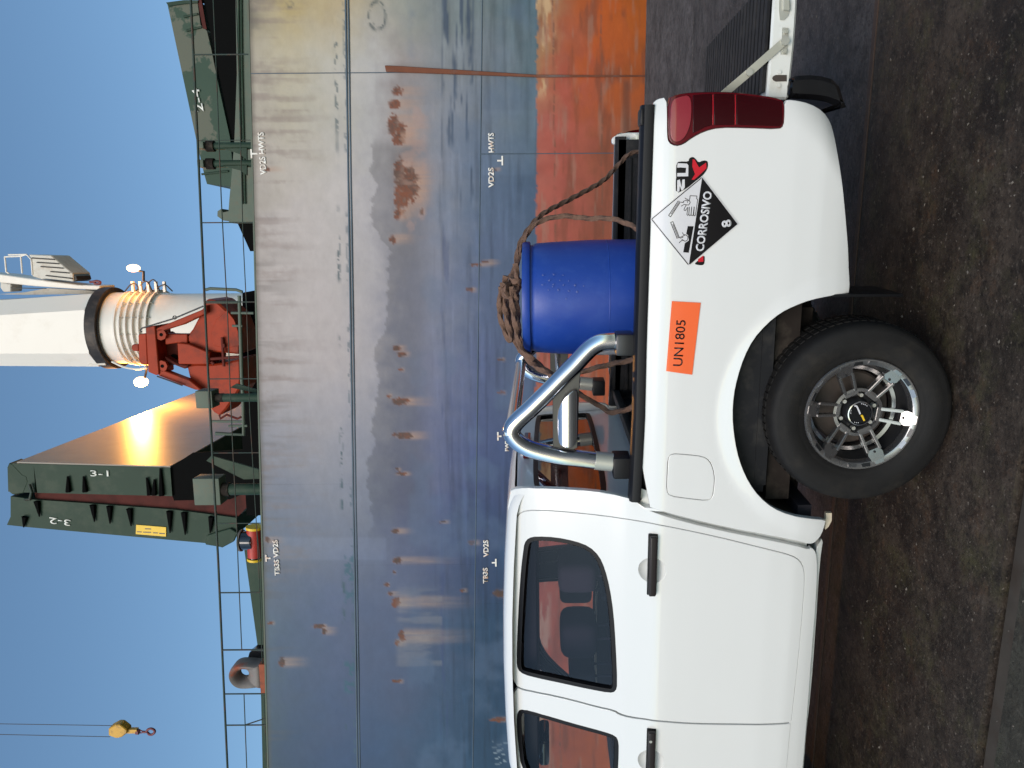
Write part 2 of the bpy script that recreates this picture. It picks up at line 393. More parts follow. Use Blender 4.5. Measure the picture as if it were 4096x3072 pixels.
FONT = {}
def text_obj(name, s, m, origin, ex, ey, w, h, out, parent=None, thick=0.004, bold=0.012):
    """flat lettering whose box is w x h, centred on origin, along unit vectors ex (reading) and ey (up)"""
    cu = bpy.data.curves.new('t', 'FONT'); cu.body = s; cu.size = 1; cu.resolution_u = 3; cu.offset = bold
    o = bpy.data.objects.new('t', cu); me = bpy.data.meshes.new_from_object(o)
    bpy.data.objects.remove(o); bpy.data.curves.remove(cu)
    me.name = name
    co = np.empty(len(me.vertices) * 3); me.vertices.foreach_get('co', co); co = co.reshape(-1, 3)
    lo, hi = co.min(0), co.max(0); c = (lo + hi) / 2; sx = w / (hi[0] - lo[0]); sy = h / (hi[1] - lo[1])
    ex = np.array(ex); ey = np.array(ey); O = np.array(origin)
    w3 = O + np.outer((co[:, 0] - c[0]) * sx, ex) + np.outer((co[:, 1] - c[1]) * sy, ey)
    bm = bmesh.new(); bm.from_mesh(me)
    bm.verts.ensure_lookup_table()
    for v, q in zip(bm.verts, w3): v.co = Vector(q)
    r = bmesh.ops.extrude_face_region(bm, geom=bm.faces[:])
    for v in [g for g in r['geom'] if isinstance(g, bmesh.types.BMVert)]: v.co += Vector(out) * thick
    bpy.data.meshes.remove(me)
    return bm_obj(name, bm, m, parent)

# ------------------------------------------------------------------ the quay and the water
def structure(o): o['kind'] = 'structure'; return o
quay = structure(box('quay', (-90, -70, -5.5), (90, 13.36, -0.135), 'groove_dirt'))
def slab(y0, y1, m, x0=-90, x1=90):
    o = box('slab', (x0, y0, -0.134), (x1, y1, 0.0), m); o.parent = quay; return o
slab(-70, 2.46, 'apron_front')
slab(2.575, 4.135, 'apron_near')
slab(4.19, 9.165, 'apron_far')
slab(9.19, 13.38, 'coping')
o = box('crane_rail', (-90, 2.466, -0.134), (90, 2.530, -0.006), 'rail_steel'); o.parent = quay
o = box('joint_strip', (-90, 4.143, -0.134), (90, 4.182, 0.004), 'rust_joint'); o.parent = quay
water = structure(mesh_obj('water', [(-2500, 13.0, -2.6), (2500, 13.0, -2.6), (2500, 4000, -2.6), (-2500, 4000, -2.6)], [(0, 1, 2, 3)], 'water'))
# small grit and flakes lying on the apron
bm = bmesh.new()
rg = random.Random(3)
for i in range(1100):
    x = rg.uniform(-3.2, 3.2); y = 2.68 + abs(rg.gauss(0, 1.0)) * 1.6 if rg.random() < 0.8 else rg.uniform(1.6, 2.5)
    if y > 8: continue
    s = rg.choice([0.002, 0.002, 0.003, 0.003, 0.004, 0.006]) * rg.uniform(0.7, 1.3)
    a = rg.uniform(0, 6.28); c, sn = math.cos(a), math.sin(a); e = rg.uniform(0.4, 1)
    q = [bm.verts.new((x + u * c * s - v * sn * s * e, y + u * sn * s + v * c * s * e, 0.0005 + rg.uniform(0, 0.35) * s)) for u, v in ((-1, -1), (1, -.8), (.8, 1), (-.9, .8))]
    t = bm.verts.new((x, y, s * rg.uniform(0.4, 0.9) + 0.001))
    for k in range(4): bm.faces.new((q[k], q[(k + 1) % 4], t))
grit = bm_obj('grit', bm, 'chips'); grit['kind'] = 'stuff'
tag(grit, 'scattered grit and pale flakes on the dark apron', 'grit')

# ------------------------------------------------------------------ the ship
YS = 17.5
FR['psi'] = PSI_SHIP
SHIP_ROT = Matrix.Rotation(PSI - PSI_SHIP, 3, 'Z')
ship = Root('cargo_ship', (0, YS, -2.6), 'weathered blue grey cargo ship with red boot top moored along the quay', 'ship')
def lin(p, q):       # straight line z(x) on the hull through two photo points
    a, b = W(p, YS), W(q, YS); k = (b.z - a.z) / (b.x - a.x); return lambda X: a.z + k * (X - a.x)
z_top = lin((1003, 290), (1066, 2740))
z_bar = lin((1390, 300), (1432, 3000))
z_seam = lin((1928, 100), (1897, 2600))

def lat(seed):
    r = np.random.RandomState(seed); return r.rand(257, 257)
LAT = [lat(i) for i in range(8)]
def vn(x, y, s=0):
    L = LAT[s % 8]; x = x + s * 37.7; y = y + s * 17.3
    xi = np.floor(x).astype(int); yi = np.floor(y).astype(int); fx = x - xi; fy = y - yi
    fx = fx * fx * (3 - 2 * fx); fy = fy * fy * (3 - 2 * fy)
    g = lambda a, b: L[a % 257, b % 257]
    return (g(xi, yi) * (1 - fx) + g(xi + 1, yi) * fx) * (1 - fy) + (g(xi, yi + 1) * (1 - fx) + g(xi + 1, yi + 1) * fx) * fy
def fbm(x, y, s=0, oc=4):
    t = 0; a = 0.5; w = 0
    for o in range(oc): t = t + a * vn(x * 2 ** o, y * 2 ** o, s + o); w += a; a *= 0.5
    return t / w
def sm(e0, e1, v):
    t = np.clip((v - e0) / (e1 - e0), 0, 1); return t * t * (3 - 2 * t)
def to_px(X, Z, Y):
    A_, B_ = X, Z - HC
    ps = FR['psi']; f = -math.sin(ps) * X + math.cos(ps) * Y; r_ = math.cos(ps) * X + math.sin(ps) * Y
    A = r_ / f; B = -(Z - HC) / f
    a = A * cr - B * sr; b = A * sr + B * cr
    return V0 + b * F, 3072 - 1536 - a * F
def s2l(c):
    c = np.array(c, float) / 255.0; return np.where(c <= 0.04045, c / 12.92, ((c + 0.055) / 1.055) ** 2.4)
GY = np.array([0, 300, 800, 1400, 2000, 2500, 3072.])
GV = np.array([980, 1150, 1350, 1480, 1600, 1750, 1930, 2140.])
GC = s2l([  # paint tones plus painted-in light: yellow lamplight at upper right, falloff to the left
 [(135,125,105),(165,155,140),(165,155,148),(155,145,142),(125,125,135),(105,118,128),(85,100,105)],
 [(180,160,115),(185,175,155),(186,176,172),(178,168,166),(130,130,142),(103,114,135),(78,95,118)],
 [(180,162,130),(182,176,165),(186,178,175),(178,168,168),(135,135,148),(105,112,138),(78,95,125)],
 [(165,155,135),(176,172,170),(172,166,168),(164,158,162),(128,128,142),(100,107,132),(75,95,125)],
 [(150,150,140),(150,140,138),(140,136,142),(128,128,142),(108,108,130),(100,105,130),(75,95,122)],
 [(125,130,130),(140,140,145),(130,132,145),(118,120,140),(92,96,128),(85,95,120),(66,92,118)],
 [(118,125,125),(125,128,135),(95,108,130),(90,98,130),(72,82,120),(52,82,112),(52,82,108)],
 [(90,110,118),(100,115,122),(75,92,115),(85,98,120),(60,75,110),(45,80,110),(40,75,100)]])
BY = np.array([0, 300, 500, 900, 1500, 3072.])
BV = np.array([2150, 2250, 2400, 2600.])
BC = s2l([
 [(160,120,80),(165,110,75),(165,88,72),(160,84,68),(155,80,64),(140,72,58)],
 [(162,92,58),(165,80,58),(163,78,62),(160,78,62),(158,76,60),(150,76,50)],
 [(175,78,22),(170,76,32),(150,76,48),(135,72,52),(165,76,40),(165,80,40)],
 [(165,82,20),(155,78,28),(135,78,48),(125,70,50),(150,74,40),(150,74,40)]])
def grid_lookup(gy, gv, gc, y, v):
    y = np.clip(y, gy[0], gy[-1]); v = np.clip(v, gv[0], gv[-1])
    i = np.clip(np.searchsorted(gy, y) - 1, 0, len(gy) - 2); j = np.clip(np.searchsorted(gv, v) - 1, 0, len(gv) - 2)
    fy = ((y - gy[i]) / (gy[i + 1] - gy[i]))[:, None]; fv = ((v - gv[j]) / (gv[j + 1] - gv[j]))[:, None]
    return (gc[j, i] * (1 - fy) + gc[j, i + 1] * fy) * (1 - fv) + (gc[j + 1, i] * (1 - fy) + gc[j + 1, i + 1] * fy) * fv
# rust sores traced from the hull: photo x, y, half height, half width, streak length
RUST = []
def rs(reg, x0, x1, y0, y1, st=0.0, k=1.0):
    (a, b), (c, d) = px(reg, [(x0, y0), (x1, y1)])
    RUST.append(((a + c) / 2, (b + d) / 2, abs(c - a) / 2, abs(d - b) / 2, st, k))
for a in [('hA',1200,1275,835,985,90),('hA',1240,1310,645,700,60),('hA',1205,1290,738,800,60),('hA',1245,1320,1170,1400,90),('hA',1255,1350,1330,1580,60),('hA',1290,1430,1230,1500,30),('hA',1270,1330,900,1060,40),
          ('hA',1250,1290,1540,1620,30),('hA',1240,1300,985,1065,60),('hA',1440,1460,1540,1580,10),('hB',1212,1260,75,130,50),('hB',1240,1290,890,930,20),('hB',1270,1330,940,965,15),('hB',1283,1305,1060,1073,8),
          ('hB',1195,1225,1248,1270,4),('hB',1240,1360,1275,1325,60),('hB',1240,1390,1530,1575,40),('hC',1258,1280,318,328,10),('hC',1262,1325,350,368,20),
          ('hC',1232,1278,765,797,40),('hC',1240,1300,978,1018,130),('hC',1172,1205,1168,1186,5),('hC',1198,1235,1232,1255,20),('hC',1232,1290,1265,1340,170),
          ('hC',1255,1290,1585,1625,20),('hC',1282,1325,1512,1600,160),('hC',652,735,1475,1496,8),('hC',715,745,1495,1540,30),('hC',320,352,1452,1468,8),
          ('hC',1982,2060,1220,1266,10),('hC',1795,1850,853,880,14),('hC',1580,1625,708,722,14),('hC',1240,1255,1080,1095,4),('hD',1965,2070,868,895,8),('hD',400,440,430,490,60),
          ('hD',1240,1300,590,606,8),('hB',1815,1895,285,300,40),('hB',1890,1945,262,280,30),('hB',1782,1830,465,490,12),('hB',2010,2052,985,998,6),('hB',2020,2060,1230,1245,6),
          ('hA',1990,2010,1240,1256,10),('hA',300,330,1235,1260,40),('hC',1735,1765,1210,1226,10),('hC',295,330,830,870,40)]:
    rs(*a)
def paint(X, Z):
    v, y = to_px(X, Z, YS)
    n1 = fbm(X * 1.1, Z * 1.1, 1); n2 = fbm(X * 4, Z * 4, 2); n3 = fbm(X * 12, Z * 12, 3)
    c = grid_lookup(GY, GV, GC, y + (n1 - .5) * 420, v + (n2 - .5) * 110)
    c = c * (0.92 - 0.22 * sm(1500, 2600, y) - 0.10 * sm(1700, 2000, v))[:, None]  # deepens the painted falloff leftward and low down
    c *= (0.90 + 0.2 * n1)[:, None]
    def lay(col, f):
        nonlocal c
        f = np.clip(f, 0, 1)[:, None]; c = c * (1 - f) + s2l(col)[None, :] * f
    # the ragged lower edge of the pale upper coat
    jag = 1505 + 70 * (fbm(y / 190., y * 0, 4, 3) - .5) * 2 + 45 * (fbm(y / 26., y * 0, 5, 2) - .5)
    jag = jag - 25 * sm(1500, 1800, y) + 40 * sm(900, 1100, y) * (1 - sm(1350, 1550, y))
    band = sm(-3, 3, v - jag) * sm(540, 600, y) * (1 - sm(1950, 2250, y)) * (1 - sm(1640, 1760, v))
    c *= (1 - 0.30 * band)[:, None]
    # plate-wide patches with straight edges, repainted at other times
    for (a, b, p, q, g) in [(2150, 2240, 1070, 1545, 1.13), (250, 420, 1500, 1760, .93), (2240, 3072, 1100, 1500, .97), (440, 700, 1930, 2140, 1.12)]:
        c *= (1 + (g - 1) * sm(a - 6, a + 6, y) * (1 - sm(b - 6, b + 6, y)) * sm(p - 5, p + 5, v) * (1 - sm(q - 5, q + 5, v)))[:, None]
    # long scuffs from fenders: level streaks low on the side
    st = fbm(X * 0.55, Z * 11, 6, 5); low = sm(1690, 1790, v)
    c *= (1 - 0.26 * low * sm(.48, .78, st))[:, None]
    c *= (1 + 0.16 * low * sm(.54, .8, fbm(X * 0.8, Z * 13, 2, 4)))[:, None]
    st2 = fbm(X * 0.8, Z * 16, 7, 4)
    lay((58, 70, 88), 0.85 * sm(.52, .66, st2) * sm(1760, 1775, v) * (1 - sm(1885, 1905, v)) * (1 - sm(700, 900, y)))
    lay((60, 70, 105), 0.45 * sm(.5, .7, st2) * sm(1755, 1770, v) * (1 - sm(1800, 1815, v)) * sm(800, 1000, y))
    # brown wash running down from the deck edge
    d = fbm(X * 7, Z * 0.7, 3, 5)
    lay((128, 112, 107), 0.6 * sm(.48, .74, d + .25 * (n3 - .5)) * (1 - sm(1010, 1330, v + 260 * (n1 - .5))) * (1 - sm(2100, 2500, y)))
    lay((95, 90, 88), 0.5 * sm(.55, .72, fbm(X * 5, Z * 0.5, 5, 4)) * (1 - sm(980, 1260, v)) * sm(700, 1200, y))
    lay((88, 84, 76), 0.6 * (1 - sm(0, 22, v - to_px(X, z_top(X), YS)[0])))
    lay((92, 88, 80), 0.55 * sm(.5, .68, fbm(X * 3, Z * 1.6, 2, 4)) * (1 - sm(1000, 1080, v)) * (1 - sm(250, 420, y)))
    # broken dark dashes above the bar
    vb = v - (1346 + (y - 400) * 0.0145)
    dash = sm(.50, .60, fbm(y / 22., v / 9., 4, 3)) * sm(.42, .56, fbm(y / 150., y * 0, 6, 2))
    lay((62, 82, 88), 0.95 * dash * np.exp(-(vb / 6.5) ** 2))
    vb2 = v - (1382 + (y - 400) * 0.0145)
    lay((72, 90, 100), 0.8 * sm(.52, .62, fbm(y / 17., v / 7., 2, 3)) * sm(.45, .6, fbm(y / 110., y * 0 + 3, 1, 2)) * np.exp(-(vb2 / 6) ** 2))
    for (a, b, t) in [(2215, 2330, 1), (2330, 2420, .8), (2640, 2780, 1)]:
        lay((58, 92, 102), t * 0.8 * sm(.44, .58, n3) * sm(a, a + 15, y) * (1 - sm(b - 15, b, y)) * sm(1372, 1384, v) * (1 - sm(1412, 1424, v)))
    # tug scuff: a broken dark oval, and a few bright scratches low down
    for (ox, oy, ax_, ay_, t) in ((1508, 62, 34, 56, .85), (1160, 16, 11, 13, .5)):
        q = np.sqrt(((v - ox) / ax_) ** 2 + ((y - oy) / ay_) ** 2)
        lay((72, 80, 80), t * np.exp(-((q - 1) / (4.5 / ax_)) ** 2) * sm(.38, .52, n3))
    lay((72, 82, 86), .75 * sm(.50, .60, n3) * np.exp(-(((v - 1512) / 26) ** 2 + ((y - 92) / 16) ** 2)))
    for k_ in range(16):
        oy = 2965 + (k_ * 37) % 95; ov = 1968 + (k_ * 23) % 50; ln2 = 6 + (k_ * 7) % 14
        lay((170, 176, 180), .6 * np.exp(-((y - oy) / 2.2) ** 2) * sm(ov - 2, ov, v) * (1 - sm(ov + ln2, ov + ln2 + 3, v)))
    # rust sores and their streaks
    for (rx, ry, hx, hy, stl, k) in RUST:
        near = (abs(y - ry) < hy + 90) & (v > rx - hx - 60) & (v < rx + hx + stl * 2.2 + 90)
        if not near.any(): continue
        yy, vv = y[near], v[near]; m3 = n3[near]; m2 = n2[near]
        nh = fbm(X[near] * 26, Z[near] * 26, 5, 3)
        e = ((vv - rx) / (hx + 2)) ** 2 + ((yy - ry) / (hy + 2)) ** 2
        core = sm(1.25, .45, e + (m3 - .5) * 1.8 + (nh - .5) * 1.5)
        s_ = np.zeros_like(core)
        if stl:
            q = fbm(yy / 7., vv / 90., 3, 3)
            s_ = sm(rx, rx + hx + 5, vv) * (1 - sm(rx + hx, rx + hx + stl * 2.0, vv)) * np.exp(-((yy - ry) / (hy * 1.05 + 4)) ** 4) * (.35 + .9 * q)
        halo = np.exp(-np.clip(e - .6, 0, 9) * 1.3) * .30 * sm(.3, .7, nh)
        f = np.clip(s_ * 0.62 + halo, 0, 1)[:, None]; cc = c[near]; cc = cc * (1 - f) + s2l((170, 136, 116)) * f
        f = np.clip(core * 1.25, 0, 1)[:, None] * 0.95
        k1 = sm(.32, .62, m2 * .5 + nh * .5)[:, None]
        rc = s2l((118, 66, 44)) * (1 - k1) + s2l((80, 58, 50)) * k1
        c[near] = cc * (1 - f) + rc * f
    # pinkish bare primer around the torn coat
    lay((168, 134, 120), 0.38 * sm(.50, .66, n2) * sm(1590, 1620, v) * (1 - sm(1680, 1730, v)) * sm(330, 420, y) * (1 - sm(880, 980, y)))
    lay((150, 138, 132), 0.26 * sm(.44, .66, fbm(X * 5.5, Z * 1.1, 5, 4)) * sm(1575, 1600, v) * (1 - sm(1765, 1772, v)) * sm(2330, 2380, y) * (1 - sm(2640, 2720, y)))
    lay((90, 104, 126), 0.35 * sm(.5, .75, fbm(X * 1.2, Z * 1.5, 7, 4)) * sm(1620, 1650, v))
    # boot top
    edge = 2146 + 10 * (fbm(y / 20., v / 20., 1, 3) - .5) * 2 + 6 * (n3 - .5) - 0.004 * (y - 600)
    bt = grid_lookup(BY, BV, BC, y + (n1 - .5) * 300, v + (n2 - .5) * 120) * (0.84 + .32 * fbm(X * 2.5, Z * 2.5, 6))[:, None]
    f = sm(-3, 3, v - edge)[:, None]; c = c * (1 - f) + bt * f
    lay((196, 160, 118), 0.85 * f[:, 0] * sm(.50, .62, fbm(X * 1.6, Z * 7, 2, 5)) * (1 - sm(2190, 2240, v)) * (1 - sm(330, 420, y)))
    lay((170, 140, 120), 0.7 * f[:, 0] * sm(.54, .66, fbm(X * 1.2, Z * 8, 4, 5)) * (1 - sm(2185, 2215, v)) * sm(1700, 1900, y))
    lay((112, 62, 42), 0.6 * f[:, 0] * sm(.52, .72, fbm(X * 0.9, Z * 7, 5, 5)))
    lay((150, 118, 98), 0.4 * f[:, 0] * sm(.58, .74, fbm(X * 1.1, Z * 12, 7, 4)))
    lay((172, 80, 26), 0.7 * f[:, 0] * sm(.46, .60, fbm(X * 1.5, Z * 2.2, 3, 5)) * sm(2260, 2340, v) * (1 - sm(330, 560, y)))
    for vv0 in (2218, 2408):
        lay((112, 72, 54), 0.8 * f[:, 0] * np.exp(-((v - vv0 - 0.01 * (y - 600) - 6 * (n2 - .5)) / 3.2) ** 2) * sm(.35, .5, n3))
    lay((92, 58, 44), 0.65 * sm(2480, 2500, v) * (1 - sm(2510, 2530, v)) * sm(300, 340, y) * (1 - sm(520, 600, y)))
    cool = np.clip(sm(1300, 2500, y) + 0.5 * sm(1650, 1950, v), 0, 1)[:, None]  # bluer to the left and low, along with the painted falloff
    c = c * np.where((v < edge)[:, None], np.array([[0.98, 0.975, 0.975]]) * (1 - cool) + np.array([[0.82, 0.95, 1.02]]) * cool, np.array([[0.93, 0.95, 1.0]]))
    return np.clip(c, 0.003, 0.9)

def plate(x0, x1, zl, zh, step, gap=0.0006):
    x0 += gap; x1 -= gap
    nx = max(2, int((x1 - x0) / step) + 1)
    hgt = zh(0) - zl(0); nz = max(2, int(hgt / step) + 1)
    xs = np.linspace(x0, x1, nx); ts = np.linspace(0, 1, nz)
    Xg, Tg = np.meshgrid(xs, ts); Xf = Xg.ravel(); Zl = zl(Xf) + gap; Zh = zh(Xf) - gap
    Zf = Zl + (Zh - Zl) * Tg.ravel()
    dent = 0.020 * (fbm(Xf * 0.7, Zf * 0.7, 4, 3) - .5)
    Yf = YS + dent
    V = np.column_stack([Xf, Yf, Zf])
    idx = np.arange(nx * nz).reshape(nz, nx)
    q = np.column_stack([idx[:-1, :-1].ravel(), idx[:-1, 1:].ravel(), idx[1:, 1:].ravel(), idx[1:, :-1].ravel()])
    me = bpy.data.meshes.new('hull_plate')
    me.vertices.add(len(V)); me.vertices.foreach_set('co', V.ravel())
    me.loops.add(len(q) * 4); me.loops.foreach_set('vertex_index', q.ravel())
    me.polygons.add(len(q)); me.polygons.foreach_set('loop_start', np.arange(0, len(q) * 4, 4)); me.polygons.foreach_set('loop_total', np.full(len(q), 4))
    me.update(calc_edges=True)
    me.polygons.foreach_set('use_smooth', [True] * len(q))
    ca = me.color_attributes.new('Col', 'FLOAT_COLOR', 'POINT')
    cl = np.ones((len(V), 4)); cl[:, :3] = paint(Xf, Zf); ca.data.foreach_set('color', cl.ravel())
    me.materials.append(MATS['hull_paint_and_light'])
    return ship.add(link(bpy.data.objects.new('hull_plate', me)))
zb = lambda X: 0 * X - 3.2
XS1 = W((1600, 290), YS).x; XS2 = W((1960, 616), YS).x
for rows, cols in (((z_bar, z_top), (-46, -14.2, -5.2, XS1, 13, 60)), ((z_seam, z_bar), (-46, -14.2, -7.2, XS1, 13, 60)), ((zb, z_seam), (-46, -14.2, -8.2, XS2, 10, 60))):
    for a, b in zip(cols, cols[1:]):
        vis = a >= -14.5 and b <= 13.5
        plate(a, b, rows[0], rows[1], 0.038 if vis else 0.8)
ship.add(prism('hull_body', [(-46, YS + 0.03, -5), (62, YS + 0.03, -5), (62, YS + 0.03, z_top(62) - 0.03), (-46, YS + 0.03, z_top(-46) - 0.03)], (0, 26, 0), 'hold_black'))
def hp(p, Y=YS): return W(p, Y)
def lineX(f, Y, x0=-46, x1=60, n=2): return [(x0 + (x1 - x0) * i / (n - 1), Y, f(x0 + (x1 - x0) * i / (n - 1))) for i in range(n)]
ship.add(tube('rubbing_bar', lineX(lambda X: z_bar(X) + 0.016, YS), 0.022, 'seam_blue', 10))
ship.add(tube('rubbing_bar', lineX(lambda X: z_bar(X) - 0.042, YS), 0.020, 'seam_blue', 10))
ship.add(tube('weld_bead', lineX(z_seam, YS), 0.012, 'seam_blue', 8))
ship.add(tube('weld_bead', [(XS1, YS, z_bar(XS1)), (XS1, YS, z_top(XS1))], 0.010, 'seam_blue', 8))
ship.add(tube('weld_bead', [(XS1, YS, z_seam(XS1)), (XS1, YS, z_bar(XS1))], 0.010, 'seam_blue', 8))
ship.add(tube('weld_bead', [(XS2, YS, z_seam(XS2)), (XS2, YS, -1.5)], 0.010, 'seam_blue', 8))
# rusty guard bar standing off the side
P0 = W((1545, 283), YS); P1 = W((2150, 305), YS)
ship.add(prism('guard_bar', [P0 + Vector((-.03, .0, 0)), P0 + Vector((.10, 0, .02)), P0 + Vector((.085, 0, -.30)), P1 + Vector((.022, 0, 0)), P1 + Vector((-.005, 0, -2.6)), P1 + Vector((-.03, 0, -2.6)), P1 + Vector((-.028, 0, 0))], (0, -0.05, 0), 'rust_bar', bev=0.012))
# deck edge angle
ship.add(prism('deck_edge', [(-46, YS - 0.012, z_top(-46)), (60, YS - 0.012, z_top(60)), (60, YS - 0.012, z_top(60) + 0.035), (-46, YS - 0.012, z_top(-46) + 0.035)], (0, 0.5, 0), 'pale_green'))
ship.add(prism('deck', [(-46, YS + 0.5, z_top(-46) - 0.02), (60, YS + 0.5, z_top(60) - 0.02), (60, YS + 25.5, z_top(60) - 0.02), (-46, YS + 25.5, z_top(-46) - 0.02)], (0, 0, 0.03), 'ship_green'))

# lettering stencilled on the side
def hull_text(s, reg, x0, x1, y0, y1, m='stencil_white'):
    (a, b), (c, d) = px(reg, [(x0, y0), (x1, y1)])
    L = W(((a + c) / 2, d), YS); Rr = W(((a + c) / 2, b), YS); T = W((a, (b + d) / 2), YS); Bt = W((c, (b + d) / 2), YS)
    o = text_obj('lettering', s, m, (L + Rr) / 2 + Vector((0, -0.014, 0)), (1, 0, 0), (0, 0, 1), (Rr - L).length, (T - Bt).length, (0, -1, 0), thick=0.003, bold=0.035)
    return ship.add(o)
def hull_tee(reg, x0, x1, y0, y1, inverted=False):
    (a, b), (c, d) = px(reg, [(x0, y0), (x1, y1)])
    p = W((a, d), YS); q = W((c, b), YS); lx, hx, hz, lz = p.x, q.x, p.z, q.z; m_ = (lx + hx) / 2; t = 0.035
    bm = bmesh.new()
    bar = (lz, lz + t) if inverted else (hz - t, hz)
    bbox(bm, (lx, YS - 0.017, bar[0]), (hx, YS - 0.012, bar[1]))
    stem = (lz + t, hz) if inverted else (lz, hz - t)
    bbox(bm, (m_ - t / 2, YS - 0.017, stem[0]), (m_ + t / 2, YS - 0.012, stem[1]))
    return ship.add(bm_obj('position_mark', bm, 'stencil_white'))
hull_text('VD2S HWTS', 'hA', 252, 300, 975, 1290); hull_tee('hA', 192, 240, 1100, 1168)
hull_text('HWTS', 'hA', 1942, 1986, 980, 1125); hull_text('VD2S', 'hA', 1942, 1984, 1235, 1384); hull_tee('hA', 2008, 2050, 1150, 1220, True)
hull_text('TB3S VD2S', 'hC', 360, 400, 845, 1108); hull_tee('hC', 300, 336, 955, 1006)
hull_text('VD2S', 'hC', 1905, 1945, 846, 972); hull_text('TB3S', 'hC', 1902, 1940, 1050, 1166); hull_tee('hC', 1968, 2002, 985, 1042, True)
hull_text('FW2S', 'z4', 110, 155, 970, 1116); hull_text('VD2S', 'z4', 112, 156, 798, 936); hull_tee('z4', 25, 72, 905, 1000)

# railing along the deck edge: posts and three rails
YR = YS + 0.10
rail = ship.add(tube('railing', [W(p, YR) for p in [(763, -260), (763, 0), (773, 199), (791, 572), (801, 800), (816, 1148), (835, 1546), (865, 2097), (873, 2247), (895, 2744), (910, 3072), (930, 3500)]], 0.026, 'rail_green', 10))
def rpart(n, pts, r, m='rail_green', seg=8, Y=YR): return sub(tube(n, [W(p, Y) for p in pts], r, m, seg), rail)
rpart('rail', [(853, -260), (853, 0), (863, 224), (885, 796), (893, 949), (910, 1247), (920, 1546), (932, 1808), (947, 2097), (952, 2247), (967, 2599)], 0.013)
rpart('rail', [(976, 2778), (987, 3072), (1003, 3500)], 0.013)
rpart('rail', [(945, 0), (955, 298), (972, 949), (987, 1247), (999, 1649), (1014, 1898), (1034, 2247), (1047, 2595), (1064, 2993), (1076, 3300)], 0.011)
rpart('rail', [(1026, 2100), (1041, 2247), (1055, 2600), (1072, 3072)], 0.009)
def topx(y): return np.interp(y, [0, 199, 572, 800, 1148, 1546, 2097, 2247, 2744, 3072], [763, 773, 791, 801, 816, 835, 865, 873, 895, 910])
def edgex(y): return to_px(np.array([W((1000, y), YR).x]), np.array([z_top(W((1000, y), YR).x)]), YR)[0][0]
for y, r in [(219, 0.016), (562, 0.008), (891, 0.013), (1209, 0.014), (1516, 0.013), (1812, 0.013), (2094, 0.014), (2371, 0.018), (2600, 0.020), (2776, 0.018), (2901, 0.018)]:
    a = W((topx(y), y), YR); rpart_ = sub(tube('post', [a, (a.x, YR, z_top(a.x) - 0.02)], r, 'rail_green', 8), rail)
p = W((977, 2901), YR); sub(tube('brace', [p, (p.x + 0.16, YR + 0.1, z_top(p.x))], 0.016, 'rail_green', 8), rail)

# vent pipes with boxed heads
def vent(head, neck, pipe, Y, m='ship_green', dark='underbody'):
    h0, h1 = W(head[0], Y), W(head[1], Y)
    lo = (min(h0.x, h1.x), Y - 0.2, min(h0.z, h1.z)); hi = (max(h0.x, h1.x), Y + 0.25, max(h0.z, h1.z))
    v = ship.add(box('vent_pipe', lo, hi, 'pale_green', 0.03))
    n0, n1 = W(neck[0], Y), W(neck[1], Y); sub(tube('neck', [n0, (n0.x, Y, n1.z)], neck[2], dark, 16), v)
    a = W(pipe[0], Y); sub(tube('pipe', [a, (a.x, Y, z_top(a.x) - 0.1)], pipe[1], m, 16), v)
    return v
vent(px('rA', [(1615, 1205), (1662, 1146)]), px('rA', [(1662, 1176), (1725, 1176)]) + [0.13], [px('rA', [(1700, 1176)])[0], 0.085], 19.0)
vent(px('rA', [(1615, 1352), (1662, 1290)]), px('rA', [(1662, 1318), (1725, 1318)]) + [0.13], [px('rA', [(1700, 1318)])[0], 0.085], 19.0)
vent(px('rC', [(1606, 258), (1728, 118)]), px('rC', [(1728, 183), (1800, 183)]) + [0.11], [px('rC', [(1760, 183)])[0], 0.105], 18.6)
vent(px('rC', [(1592, 1030), (1785, 815)]), px('rC', [(1785, 920), (1850, 920)]) + [0.17], [px('rC', [(1800, 920)])[0], 0.145], 18.8)
# gusset plates at the feet of the vents
for reg, pts in (('rA', [(1790, 1195), (1985, 1190), (1985, 1285), (1930, 1240)]), ('rA', [(1790, 1335), (1985, 1330), (1985, 1410), (1930, 1370)]), ('rC', [(1850, 100), (1990, 130), (2065, 150), (2065, 120), (1900, 70)]),
                 ('rC', [(1660, 690), (1700, 650), (2080, 760), (2085, 835), (1960, 840)])):
    ship.add(prism('stay_plate', [W(p, 18.9) for p in px(reg, pts)], (0, 0.06, 0), 'ship_green'))

# panama chock on the deck edge
YC = YS + 0.25
c0 = W(px('rD', [(1962, 900)])[0], YC); ro = 0.33
bm = bmesh.new(); seg = 40
cx, cz = c0.x, c0.z; zl = z_top(cx) + 0.16
hole = []; outer = []
for k in range(seg):
    a = 2 * math.pi * k / seg
    hole.append((math.cos(a) * 0.125, math.sin(a) * 0.125))
    x, z = math.cos(a) * ro, math.sin(a) * ro
    if z < 0: z = (zl - cz) * min(1, abs(z) / (ro * 0.55)); x = x if abs(math.sin(a)) < .55 else ro * math.copysign(min(1, abs(math.cos(a)) / .835), math.cos(a)); 
    outer.append((x, z))
rings = []
for f, yy in ((1, -0.06), (0.93, -0.15), (0.80, -0.19), (0.55, -0.17), (0.30, -0.12), (0.0, 0.0), (0.0, 0.16)):
    rings.append([bm.verts.new((cx + hx + (ox - hx) * f, YC + yy, cz + hz + (oz - hz) * f)) for (hx, hz), (ox, oz) in zip(hole, outer)])
back = [bm.verts.new((cx + ox, YC + 0.2, cz + oz)) for ox, oz in outer]
